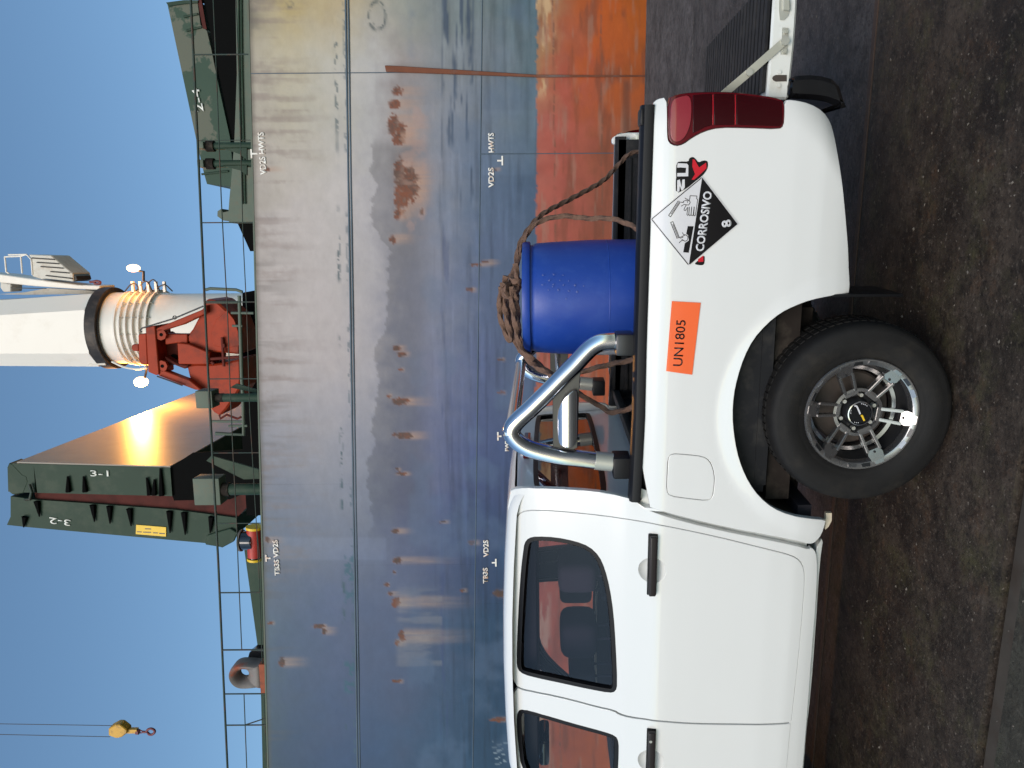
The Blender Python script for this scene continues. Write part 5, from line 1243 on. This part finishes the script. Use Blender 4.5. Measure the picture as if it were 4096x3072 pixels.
# wheel house, chassis, axle, mud flap, bumper
ap = [(-0.640 + 0.50 * math.cos(a), 0.372 + 0.52 * math.sin(a)) for a in np.linspace(math.radians(-2), math.radians(182), 26)]
def house(cx, y0, y1, rad=0.53):
    bm = bmesh.new(); rings = []
    for yy in (y0, y1): rings.append([bm.verts.new((cx + rad * math.cos(a), yy, 0.372 + rad * math.sin(a))) for a in np.linspace(math.radians(14), math.radians(166), 30)])
    for k in range(29): bm.faces.new((rings[0][k], rings[0][k + 1], rings[1][k + 1], rings[1][k]))
    c = bm.verts.new((cx, y1, 0.372))
    for k in range(29): bm.faces.new((rings[1][k], rings[1][k + 1], c))
    return bm_obj('wheel_house', bm, 'underbody', smooth=40)
for cx in (HUBX, XFW):
    hsn = tr.add(house(cx, 3.075, 3.50)); tr.add(mirror(hsn))
bm = bmesh.new()
for y in (3.50, 2 * YT - 3.50): bbox(bm, (-4.5, y - 0.05, 0.46), (0.22, y + 0.05, 0.62), 0.01)
for x in (-3.2, -2.2, -1.35, -0.25, 0.15): bbox(bm, (x - 0.05, 3.45, 0.50), (x + 0.05, 2 * YT - 3.45, 0.58))
bbox(bm, (-1.28, 3.16, 0.60), (0.15, 2 * YT - 3.16, 0.70))
tr.add(bm_obj('chassis', bm, 'underbody'))
# brackets inside the arch
for x0, x1, z0_, z1_ in ((-0.58, -0.46, 0.50, 0.74), (-1.25, -1.09, 0.50, 0.70), (-1.01, -0.74, 0.80, 0.86)):
    tr.add(box('arch_bracket', (x0, 3.30, z0_), (x1, 3.49, z1_), 'underbody', 0.015))
tr.add(tube('brake_line', catmull([W(p, 3.28) for p in px('t5', [(300, 960), (262, 1020), (250, 1090), (262, 1150), (300, 1190)])], 5), 0.004, 'strut_steel', 6))
tr.add(tube('axle', [(HUBX, 3.3, HUBZ), (HUBX, 2 * YT - 3.3, HUBZ)], 0.06, 'underbody', 16))
tr.add(lathe('differential', [(0.0, -0.16), (0.10, -0.13), (0.15, 0), (0.10, 0.13), (0, 0.16)], (HUBX, YT, HUBZ), 'underbody', 'y', 20))
fl = unp(px('t5', [(600, 205), (740, 165), (870, 138), (990, 118), (1335, 112), (1338, 128), (990, 140), (870, 160), (740, 195), (620, 235)]), bedy)
mf = tr.add(box('mud_flap', (-0.390, 3.06, 0.235), (-0.378, 3.34, 0.60), 'rubber_black', 0.003)); tr.add(mirror(mf))
# rear step bumper corner
bp = [W(p, 3.16) for p in px('t7', [(470, 600), (500, 560), (570, 552), (650, 549), (730, 557), (800, 576), (845, 600), (868, 650), (885, 710), (903, 770), (900, 790), (880, 795), (820, 770), (760, 748), (690, 735), (600, 728), (470, 722)])]
bmp = tr.add(prism('rear_bumper', bp, (0, 2 * (YT - 3.16), 0), 'gloss_black', bev=0.018))
for f in bmp.data.polygons: f.use_smooth = True
bmp.data.set_sharp_from_angle(angle=R(40))
# tailgate let down level, its liner, latch and strap
zt0, zt1 = 0.815, 0.705
tg = [W(p, 3.175) for p in px('t1', [(1610, 545), (1616, 480), (1630, 300), (1648, 0), (1660, -160), (1700, -185), (1778, -160), (1782, 0), (1780, 60), (1766, 250), (1741, 480), (1732, 550)])]
tgo = tr.add(prism('tailgate', tg, (0, 2 * (YT - 3.175), 0), 'white_trim', bev=0.008))
def sag(o):
    for v in o.data.vertices: v.co.z -= (v.co.y - 3.175) * 0.036
    return o
sag(tgo)
xs_t = [v.x for v in tg]; x_a, x_b = min(xs_t) + 0.03, max(xs_t) - 0.03
def tgz(x): 
    a = sorted([(v.x, v.z) for v in tg[:5]]); return float(np.interp(x, [q[0] for q in a], [q[1] for q in a]))
bm = bmesh.new(); n = 12
for k in range(22):
    y0 = 3.195 + k * 0.065
    for i in range(1): bbox(bm, (x_a, y0, 0.0), (x_b, y0 + 0.045, 0.012))
for v in bm.verts: v.co.z += tgz(v.co.x) + 0.004
bbox(bm, (x_a - 0.0, 3.185, min(tgz(x_a), tgz(x_b)) - 0.02), (x_b, 2 * YT - 3.185, min(tgz(x_a), tgz(x_b)) + 0.003))
sub(sag(bm_obj('tailgate_liner', bm, 'liner_black')), tgo)
def on_tg(reg, c, dy=0.0): return W(px(reg, [c])[0], 3.172 - dy)
def plate_tg(n, reg, pts, m, t=0.006, bev=0.0): return sub(prism(n, [W(p, 3.174) for p in px(reg, pts)], (0, -t, 0), m, bev=bev), tgo)
plate_tg('strap_plate', 't7', [(428, 205), (472, 208), (470, 270), (462, 405), (415, 400), (425, 280)], 'zinc', 0.004)
for c in ((452, 236), (443, 380)):
    p = on_tg('t7', c); sub(tube('bolt', [p, p + Vector((0, -0.014, 0))], 0.008, 'strut_steel', 6), tgo)
for c in ((407, 533), (403, 633)):
    p = on_tg('t7', c); sub(tube('bolt', [p, p + Vector((0, -0.005, 0))], 0.007, 'white_trim', 10), tgo)
ovx = [(358 + 22 - 22 * math.cos(a), 577 + 22 * math.sin(a)) for a in np.linspace(-1.5, 1.5, 7)]
plate_tg('slot', 't7', [(462, 553), (462, 600), (380, 602), (362, 592), (355, 577), (362, 562), (380, 553)], 'drum_brown', 0.0015)
plate_tg('latch_plate', 't7', [(405, -20), (480, -10), (488, 50), (470, 120), (440, 150), (412, 148), (404, 80)], 'zinc', 0.004)
plate_tg('latch', 't7', [(430, -10), (475, 0), (478, 85), (430, 80)], 'strut_steel', 0.016, 0.002)
pa = W(px('t1', [(1712, 228)])[0], 3.16); pm = W(px('t1', [(1515, 402)])[0], 3.175); pb = W(px('t1', [(1375, 520)])[0], 3.19); pb2 = W(px('t1', [(1300, 585)])[0], 3.21)
bm = bmesh.new(); add_beam(bm, pa, pm, 0.004, 0.030, (0, 0, 1), 0.001); add_beam(bm, pm + Vector((0, .005, 0)), pb2, 0.004, 0.030, (0, 0, 1), 0.001)
stp = tr.add(bm_obj('tailgate_strap', bm, 'strut_steel'))
for q in (pa, pm): sub(tube('rivet', [q, q + Vector((0, -0.012, 0))], 0.016 if q is pa else 0.013, 'zinc', 14), stp)

# --- wheels
def make_wheel():
    w = bpy.data.objects.new('wheel', None); w.empty_display_size = 0.1; link(w)
    prf = [(0.226, 0.012), (0.236, -0.004), (0.252, -0.008), (0.262, -0.011), (0.266, -0.013), (0.290, -0.017), (0.318, -0.018), (0.322, -0.016), (0.342, -0.015), (0.357, -0.008), (0.366, 0.004), (0.371, 0.022), (0.3735, 0.05), (0.3745, 0.12), (0.373, 0.17), (0.367, 0.205), (0.352, 0.235), (0.315, 0.255), (0.26, 0.25), (0.225, 0.235)]
    t = lathe('tyre', prf, (0, 0, 0), 'tyre', 'y', 96, sm=50, cap=False); t.parent = w
    bm = bmesh.new()       # tread blocks on the shoulder
    for k in range(72):
        a = 2 * math.pi * k / 72; c, s = math.cos(a), math.sin(a)
        for yy, ww in ((0.075, 0.040), (0.13, 0.040), (0.185, 0.040)):
            p = Vector((c * (0.366 if yy < .05 else 0.3735), yy, s * (0.366 if yy < .05 else 0.3735)))
            add_beam(bm, p - Vector((c, 0, s)) * 0.006, p + Vector((c, 0, s)) * 0.004, ww, 0.022, Vector((-s, 0, c)))
    tb = bm_obj('tread', bm, 'tyre'); tb.parent = w
    lip = [(0.2315, 0.004), (0.2330, -0.004), (0.2290, -0.010), (0.2200, -0.010), (0.2060, -0.003), (0.2030, 0.003), (0.2020, 0.030), (0.1950, 0.060), (0.1900, 0.085), (0.1880, 0.20), (0.193, 0.21), (0.215, 0.21), (0.222, 0.02)]
    rm = lathe('rim', lip, (0, 0, 0), 'rim_metal', 'y', 96, close=True, sm=35); rm.parent = w
    brd = lathe('rim_step', [(0.183, 0.100), (0.168, 0.104), (0.166, 0.135), (0.183, 0.14)], (0, 0, 0), 'rim_metal', 'y', 72, close=True); brd.parent = w
    dk = lathe('rim_barrel', [(0.2005, 0.034), (0.1865, 0.088), (0.1845, 0.2), (0.188, 0.2)], (0, 0, 0), 'rim_dark', 'y', 72, cap=False); dk.parent = w
    # six twin spokes
    for k in range(6):
        a = math.radians(90 - 6 - 60 * k); c, s = math.cos(a), math.sin(a); t_ = Vector((-s, 0, c)); r_ = Vector((c, 0, s)); Yv = Vector((0, 1, 0))
        bm = bmesh.new()
        for sg in (-1, 1):
            p = r_ * 0.092 + t_ * sg * 0.0225 + Yv * 0.046; q = r_ * 0.178 + t_ * sg * 0.0265 + Yv * 0.022
            add_beam(bm, p, q, 0.0125, 0.030, Yv, 0.003)
        pts = [r_ * 0.168 + t_ * -0.034, r_ * 0.168 + t_ * 0.034, r_ * 0.207 + t_ * 0.030, r_ * 0.207 + t_ * -0.030]
        # wedge that climbs from the spoke to the lip
        vv = []
        for q, y0 in zip([r_ * 0.168 + t_ * -0.024, r_ * 0.168 + t_ * 0.024, r_ * 0.184 + t_ * 0.031, r_ * 0.184 + t_ * -0.031, r_ * 0.209 + t_ * -0.026, r_ * 0.209 + t_ * 0.026], (0.016, 0.016, 0.006, 0.006, -0.006, -0.006)): vv.append((q, y0))
        F_ = [bm.verts.new(q + Yv * y0) for q, y0 in vv]; B_ = [bm.verts.new(q + Yv * (y0 + 0.028)) for q, y0 in vv]
        for f in ((0, 1, 2, 3), (3, 2, 5, 4)): bm.faces.new([F_[i] for i in f]); bm.faces.new([B_[i] for i in f][::-1])
        for i, j in ((0, 1), (1, 2), (2, 5), (5, 4), (4, 3), (3, 0)): bm.faces.new((F_[i], F_[j], B_[j], B_[i]))
        # foot ring joint at the hub
        add_beam(bm, r_ * 0.084 - t_ * 0.030 + Yv * 0.048, r_ * 0.084 + t_ * 0.030 + Yv * 0.048, 0.020, 0.030, Yv, 0.003)
        sp = bm_obj('spoke', bm, 'rim_metal', smooth=30); sp.parent = w
        q = r_ * 0.1755 + Yv * 0.0095; bt = tube('spoke_bolt', [q, q - Yv * 0.004], 0.0048, 'rim_dark', 10); bt.parent = w
        # lug nut
        a2 = a + math.radians(28); q = Vector((math.cos(a2) * 0.071, 0.062, math.sin(a2) * 0.071)); ln_ = tube('lug_nut', [q, q - Yv * 0.022], 0.0085, 'zinc', 6); ln_.parent = w
    for k in range(24):      # little pads and pockets round the lip
        if k % 4 == 1: continue
        a = math.radians(90 - 6) + 2 * math.pi * (k + .0) / 24; da = math.radians(5.2)
        bm = bmesh.new(); pts = [Vector((math.cos(x) * r_, -0.0015 - (r_ - 0.208) * 0.60, math.sin(x) * r_)) for x, r_ in ((a - da, 0.2095), (a + da, 0.2095), (a + da * .8, 0.2215), (a - da * .8, 0.2215))]
        add_prism(bm, pts, (0, -0.0035, 0)); pd = bm_obj('lip_pad', bm, 'rim_dark' if k % 4 == 3 else 'rim_metal'); pd.parent = w
    hb = lathe('hub', [(0.098, 0.040), (0.098, 0.052), (0.086, 0.058), (0.082, 0.068), (0.060, 0.066), (0.054, 0.030), (0.050, 0.024), (0.0505, 0.070)], (0, 0, 0), 'rim_dark', 'y', 60, cap=False); hb.parent = w
    hr = lathe('hub_ring', [(0.101, 0.044), (0.101, 0.036), (0.088, 0.034), (0.085, 0.044)], (0, 0, 0), 'rim_metal', 'y', 60, close=True); hr.parent = w
    cp = lathe('centre_cap', [(0.0, 0.016), (0.043, 0.016), (0.046, 0.020), (0.048, 0.026), (0.048, 0.06)], (0, 0, 0), 'gloss_black', 'y', 40, cap=False); cp.parent = w
    rg_ = lathe('cap_ring', [(0.0505, 0.022), (0.0505, 0.013), (0.0465, 0.012), (0.0455, 0.022)], (0, 0, 0), 'chrome', 'y', 40, close=True); rg_.parent = w
    bm = bmesh.new(); bm2 = bmesh.new()
    # emblem: a slanting signature stroke, white above and orange below
    def em(z2, w_, b_):       # z2 pixel points -> local, wheel centre at (895, 842)
        pp = [Vector(((842 - y) / 3.318 * 3.04 / F, 0.0145, -(x - 902) / 3.318 * 3.04 / F)) for x, y in z2]
        for a, b in zip(pp, pp[1:]): add_beam(b_, a, b, 0.001, w_, Vector((0, 0, 1)))
    em([(815, 730), (845, 735), (865, 770), (885, 810), (905, 850)], 0.006, bm)
    em([(920, 865), (940, 890), (955, 920), (970, 945)], 0.007, bm2); em([(935, 870), (945, 900)], 0.006, bm2)
    for x0 in ((905, 700), (930, 705), (955, 715), (980, 730)): em([x0, (x0[0] + 12, x0[1] + 5)], 0.003, bm)
    for x0 in ((770, 790), (768, 815), (770, 835), (835, 962), (860, 968), (885, 968)): em([x0, (x0[0] + 6, x0[1] + 8)], 0.003, bm)
    e1_ = bm_obj('emblem', bm, 'decal_white'); e1_.parent = w; e1_['kind'] = 'stuff'; e2_ = bm_obj('emblem', bm2, 'sign_yellow'); e2_.parent = w; e2_['kind'] = 'stuff'
    br = lathe('brake_drum', [(0.0, 0.12), (0.15, 0.12), (0.158, 0.13), (0.158, 0.20), (0.0, 0.20)], (0, 0, 0), 'drum_brown', 'y', 40); br.parent = w
    vs_ = tube('valve', [(-0.10 * 0 + 0.118, 0.10, -0.150), (0.112, 0.07, -0.142)], 0.005, 'rubber_black', 8); vs_.parent = w
    return w
wh = make_wheel(); wc = W((3458, 1654), 3.035)
wh.location = (wc.x, 3.020, 0.3745); adopt(wh, tr.o)
def copy_wheel(w, x, far):
    n = w.copy(); COL.objects.link(n); n.location = (x, 2 * YT - 3.020 if far else 3.020, 0.3745); n.rotation_euler = (0, 0, math.pi if far else 0); adopt(n, tr.o)
    for c in w.children:
        d = c.copy(); COL.objects.link(d); d.parent = n
copy_wheel(wh, wc.x, True); copy_wheel(wh, XFW, False); copy_wheel(wh, XFW, True)

# --- stickers on the bed side
def dec(n, reg, pts, m, lay, parent=None, chk=0, holes=()):
    o = panel(n, unp(px(reg, pts), bedy), [unp(px(reg, h_), bedy) for h_ in holes], m, bedy, thick=0, chk=chk, off=-0.0015 - 0.0011 * lay, xs=[], zs=np.arange(0.9, 1.26, 0.02))
    return tr.add(o) if parent is None else sub(o, parent)
def ribbon(n, reg, pts, wpx, m, lay, parent):
    V = []; Fc = []
    P = [Vector(p) for p in pts]
    P = [a.lerp(b, k / 12) for a, b in zip(P, P[1:]) for k in range(12)] + [P[-1]]
    for i, p in enumerate(P):
        t = (P[min(i + 1, len(P) - 1)] - P[max(i - 1, 0)]).normalized(); nn = Vector((-t.y, t.x)) * wpx / 2
        for s in (1, -1):
            (x, z), = unp(px(reg, [tuple(p + nn * s)]), bedy); V.append((x, bedy(x, z) - 0.0015 - 0.0011 * lay, z))
        if i: Fc.append((2 * i - 2, 2 * i - 1, 2 * i + 1, 2 * i))
    return sub(mesh_obj(n, V, Fc, m), parent)
def dtext(s, reg, pl, pr, hpx, m, lay, parent, bold=0.03):
    (xa, za), (xb, zb_) = unp(px(reg, [pl, pr]), bedy); y = bedy((xa + xb) / 2, (za + zb_) / 2) - 0.0015 - 0.0011 * lay
    a = Vector((xa, y, za)); b = Vector((xb, y, zb_)); ex = (b - a).normalized(); ey = Vector((-ex.z, 0, ex.x)); hh = hpx / REG[reg][2] * 3.15 / F
    fz = (bedy((xa + xb) / 2, (za + zb_) / 2 + .03) - bedy((xa + xb) / 2, (za + zb_) / 2 - .03)) / .06
    ey = (ey + Vector((0, fz, 0))).normalized()
    return sub(text_obj('lettering', s, m, (a + b) / 2, ex, ey, (b - a).length, hh, (0, -1, 0), thick=0.0006, bold=bold), parent)
# old stripe decal half hidden by the placard
od = dec('model_decal', 'z1', [(425, 640), (422, 490), (430, 430), (425, 380), (432, 275), (465, 253), (575, 258), (582, 215), (625, 198), (660, 225), (690, 268), (750, 240), (800, 250), (806, 300), (795, 350), (740, 425), (640, 500), (560, 570)], 'decal_black', 0, chk=1)
dec('lettering', 'z1', [(440, 300), (445, 275), (555, 280), (572, 300), (570, 430), (440, 432), (440, 392), (540, 390), (545, 330), (480, 325), (440, 328)], 'decal_white', 1, od, chk=0)
dec('lettering', 'z1', [(438, 612), (438, 575), (440, 478), (470, 468), (490, 560), (500, 470), (528, 466), (530, 560), (510, 590), (490, 600), (470, 545), (465, 612)], 'decal_white', 1, od, chk=0)
dec('lettering', 'z1', [(622, 228), (645, 232), (698, 326), (782, 268), (786, 335), (702, 416), (640, 470), (610, 470), (650, 405), (618, 315)], 'decal_red', 1, od, chk=0)
od2 = dec('model_decal', 'z1', [(640, 1468), (690, 1425), (765, 1355), (766, 1455), (745, 1484), (690, 1482)], 'decal_black', 0, chk=1)
dec('lettering', 'z1', [(685, 1412), (748, 1368), (750, 1440), (690, 1446)], 'decal_red', 1, od2)
# clear film round the placards, crinkled
# corrosive placard
pl = dec('hazard_placard', 'z1', [(105, 936), (733, 428), (1166, 996), (572, 1492)], 'decal_white', 2)
dec('placard_field', 'z1', [(733, 446), (1152, 996), (590, 1472), (578, 1468)], 'decal_black', 3, pl)
for a, b in (((135, 938), (728, 446)), ((135, 938), (570, 1476))): ribbon('border', 'z1', [a, b], 10, 'decal_black', 3, pl)
dtext('CORROSIVO', 'z1', (703, 1316), (803, 608), 100, 'decal_white', 4, pl)
dtext('8', 'z1', (1028, 1032), (1016, 946), 112, 'decal_white', 4, pl)
dec('pictogram_slab', 'z1', [(563, 1020), (632, 1022), (575, 1334), (510, 1330), (528, 1222), (575, 1190), (568, 1130), (545, 1110)], 'decal_black', 3, pl)
for a, b in (((346, 905), (462, 728)), ((372, 968), (450, 1160))):
    ribbon('pictogram_tube', 'z1', [a, b], 36, 'decal_black', 3, pl); d_ = (Vector(b) - Vector(a)).normalized() * 8
    ribbon('pictogram_tube', 'z1', [tuple(Vector(a) + d_), b], 20, 'decal_white' , 4, pl)
    ribbon('pictogram_tube', 'z1', [tuple(Vector(a) + d_ * 4), b], 12, 'decal_grey', 5, pl)
hand = [[(588, 690), (590, 660), (672, 664), (668, 695), (680, 705), (655, 880), (648, 900), (632, 895), (640, 790)], [(588, 690), (580, 715), (592, 740), (575, 770), (545, 768), (520, 815), (520, 832), (536, 835), (560, 800), (566, 800)],
        [(566, 800), (552, 880), (560, 893), (574, 885), (582, 792)], [(582, 792), (576, 885), (588, 897), (600, 888), (610, 790)], [(610, 790), (602, 886), (614, 898), (628, 888), (638, 790)],
        [(480, 735), (500, 742), (515, 725), (540, 715), (570, 720)], [(528, 685), (545, 700), (560, 702), (575, 720)], [(485, 785), (515, 765), (545, 768)],
        [(430, 1165), (465, 1155), (500, 1140), (540, 1122), (565, 1145), (560, 1185), (530, 1200), (490, 1175)], [(498, 1095), (512, 1120), (540, 1125)], [(460, 1218), (490, 1190), (520, 1188)], [(470, 1165), (510, 1150)]]
for k in hand: ribbon('pictogram_line', 'z1', k, 7, 'decal_black', 3, pl)
for c in ((512, 735), (560, 735)): ribbon('pictogram_line', 'z1', [(c[0], c[1] - 8), (c[0], c[1] + 8)], 8, 'decal_black', 3, pl)
# orange UN number panel
un = dec('number_sticker', 't2', [(1450, 745), (1663, 757), (1600, 1287), (1408, 1260)], 'decal_orange', 2)
dtext('UN1805', 't2', (1492, 1222), (1518, 884), 68, 'decal_black', 3, un, 0.004)

# ------------------------------------------------------------------ blue drum in the bed
YD = 3.78
dc = W((2250, 1192), YD); RD = abs(W((2200, 962), YD).x - W((2200, 1421), YD).x) / 2 * 0.995
zrt = W((2087, 1185), YD - RD).z; zD0 = FZ + 0.014
HD = zrt - zD0
dr_ = Root('plastic_drum', (dc.x, YD, zD0), 'large blue plastic drum standing in the truck bed under the rope', 'drum')
pr = [(0.0, 0.0), (RD * .90, 0.0), (RD * .95, 0.015), (RD * .97, 0.06), (RD * .985, 0.20), (RD, 0.30), (RD, 0.40), (RD * 0.998, 0.405), (RD, 0.41), (RD, HD - 0.40), (RD * .997, HD - 0.33), (RD * .965, HD - 0.14), (RD * .945, HD - 0.065), (RD * .925, HD - 0.052), (RD * .915, HD - 0.048)]
dr_.add(lathe('drum_body', [(a, zD0 + b) for a, b in pr] + [(RD * .915, zD0 + HD - 0.02), (0, zD0 + HD - 0.02)], (dc.x, YD, 0), 'drum_blue', 'z', 96, sm=30))
dr_.add(lathe('drum_rim', [(RD * .90, zD0 + HD - 0.036), (RD * .965, zD0 + HD - 0.036), (RD * .975, zD0 + HD - 0.030), (RD * .975, zD0 + HD - 0.008), (RD * .965, zD0 + HD), (RD * .93, zD0 + HD), (RD * .92, zD0 + HD - 0.012), (RD * .90, zD0 + HD - 0.012)], (dc.x, YD, 0), 'drum_blue', 'z', 96, close=True, sm=30))
dr_.add(lathe('mould_line', [(RD * 1.0005, zD0 + HD - 0.402), (RD * 1.004, zD0 + HD - 0.400), (RD * 1.0005, zD0 + HD - 0.398)], (dc.x, YD, 0), 'drum_blue', 'z', 96, close=True))
for s in (-1, 1): dr_.add(lathe('bung', [(0.0, zD0 + HD - 0.002), (0.035, zD0 + HD - 0.003), (0.038, zD0 + HD - 0.02)], (dc.x + s * 0.12, YD + 0.1, 0), 'drum_blue', 'z', 20))
# pale scuffs on the drum
bm = bmesh.new(); rg = random.Random(5)
for (x, y) in [(500, 560), (580, 555), (650, 560), (545, 597), (625, 597), (690, 600), (495, 628), (575, 625), (570, 640), (650, 630), (735, 632), (612, 665), (690, 672), (750, 678), (670, 728), (540, 665), (800, 636)]:
    w_ = W(px('t2', [(x, y)])[0], YD - RD * .98); a0 = math.asin(max(-1, min(1, (w_.x - dc.x) / RD))); da = rg.uniform(0.010, 0.022); hh = rg.uniform(0.002, 0.005); sl2 = rg.uniform(-.004, .004)
    q_ = [(a0 - da, -hh * .3), (a0, -hh), (a0 + da, hh * .2 + sl2), (a0, hh)]
    bm.faces.new([bm.verts.new((dc.x + RD * 1.003 * math.sin(a), YD - RD * 1.003 * math.cos(a), w_.z + dz)) for a, dz in q_])
sc = bm_obj('scuffs', bm, 'scuff_blue'); sc['kind'] = 'stuff'; dr_.add(sc)
# white label strip on the drum's left flank
bm = bmesh.new(); rings = []
for a in np.linspace(math.radians(190), math.radians(236), 14): rings.append([bm.verts.new((dc.x + RD * 1.004 * math.cos(a), YD + RD * 1.004 * math.sin(a), z)) for z in (W((2368, 1400), YD).z - 0.22, W((2368, 1400), YD).z + 0.0)])
for a, b in zip(rings, rings[1:]): bm.faces.new((a[0], b[0], b[1], a[1]))
dr_.add(bm_obj('drum_label', bm, 'decal_white', smooth=60))

# ------------------------------------------------------------------ rope tied over the drum
rp = bmesh.new()
def rope(pts, r=0.0112, n=10):
    q = catmull(pts, 26); q2 = [q[0]]
    for a in q[1:]:
        if (a - q2[-1]).length > 0.004: q2.append(a)
    add_tube(rp, q2, r, 12, lobes=3, pitch=0.085)
zt_ = zD0 + HD
def rq(reg, p, Y): return W(px(reg, [p])[0], Y)
# long fall to the far rear corner and a shorter one into the bed
rope([rq('t1', (150, 1640), 3.62), rq('t1', (215, 1500), 3.68), rq('t1', (245, 1360), 3.76), rq('t1', (300, 1262), 3.85), rq('t1', (380, 1180), 3.95), rq('t1', (520, 1105), 4.1), rq('t1', (700, 1005), 4.3), rq('t1', (780, 925), 4.42), rq('t1', (850, 855), 4.5), rq('t1', (915, 835), 4.55), rq('t1', (1000, 825), 4.58)])
rope([rq('t1', (170, 1640), 3.66), rq('t1', (225, 1480), 3.70), rq('t1', (262, 1345), 3.76), rq('t1', (320, 1250), 3.80), rq('t1', (400, 1210), 3.82), rq('t1', (500, 1195), 3.82), rq('t1', (620, 1208), 3.80), rq('t1', (740, 1208), 3.75), rq('t1', (830, 1232), 3.70), rq('t1', (900, 1268), 3.65), rq('t1', (1000, 1330), 3.62)])
# hank of turns lying over the rim
for i, (a, yo) in enumerate([([(195, 640), (180, 800), (205, 930), (250, 1030), (265, 1020), (235, 880), (215, 760), (235, 650)], 0.0),
                             ([(240, 640), (250, 760), (262, 900), (285, 1010), (330, 1100), (420, 1190)], 0.06),
                             ([(270, 640), (275, 780), (295, 900), (312, 1000), (345, 1100), (430, 1180)], -0.05),
                             ([(300, 650), (310, 760), (318, 880), (325, 990), (350, 1080)], 0.12),
                             ([(225, 660), (240, 800), (270, 930), (300, 1040), (340, 1120)], 0.16)]):
    rope([rq('t2', p, 3.60 + yo + 0.02 * math.sin(k * 1.3 + i)) for k, p in enumerate(a)], 0.0118)
# knot
for i, a in enumerate([[(220, 630), (205, 680), (260, 720), (300, 670), (260, 620), (225, 650), (240, 715)], [(255, 560), (290, 600), (320, 590), (325, 640), (290, 700), (310, 740)], [(300, 470), (310, 560), (325, 600), (300, 660), (270, 650)], [(200, 625), (215, 650), (240, 665)], [(228, 560), (215, 620), (235, 700), (285, 715), (320, 690)]]):
    rope([rq('t2', p, 3.58 + 0.03 * math.sin(k * 2.1 + i * 1.7)) for k, p in enumerate(a)], 0.0118)
# ends running forward past the roll bar, and loose turns under it
rope([rq('t2', (340, 1090), 3.62), rq('t2', (385, 1170), 3.62), rq('t2', (450, 1230), 3.58), rq('t2', (520, 1270), 3.54), rq('t2', (600, 1320), 3.50), rq('t2', (700, 1390), 3.50), rq('t2', (790, 1440), 3.5), rq('t3', (850, 560), 3.5), rq('t3', (930, 600), 3.5), rq('t3', (980, 640), 3.48), rq('t3', (1060, 640), 3.45), rq('t3', (1180, 600), 3.42)])
rope([rq('t2', (350, 1080), 3.66), rq('t2', (410, 1160), 3.66), rq('t2', (470, 1210), 3.62), rq('t2', (560, 1280), 3.58), rq('t2', (650, 1310), 3.56), rq('t2', (780, 1270), 3.54), rq('t2', (900, 1235), 3.52), rq('t2', (1030, 1205), 3.50), rq('t2', (1180, 1175), 3.48)])
rope_o = bm_obj('rope', rp, 'rope', smooth=60)
tag(rope_o, 'brown twisted rope knotted over the blue drum and tied down in the truck bed', 'rope')
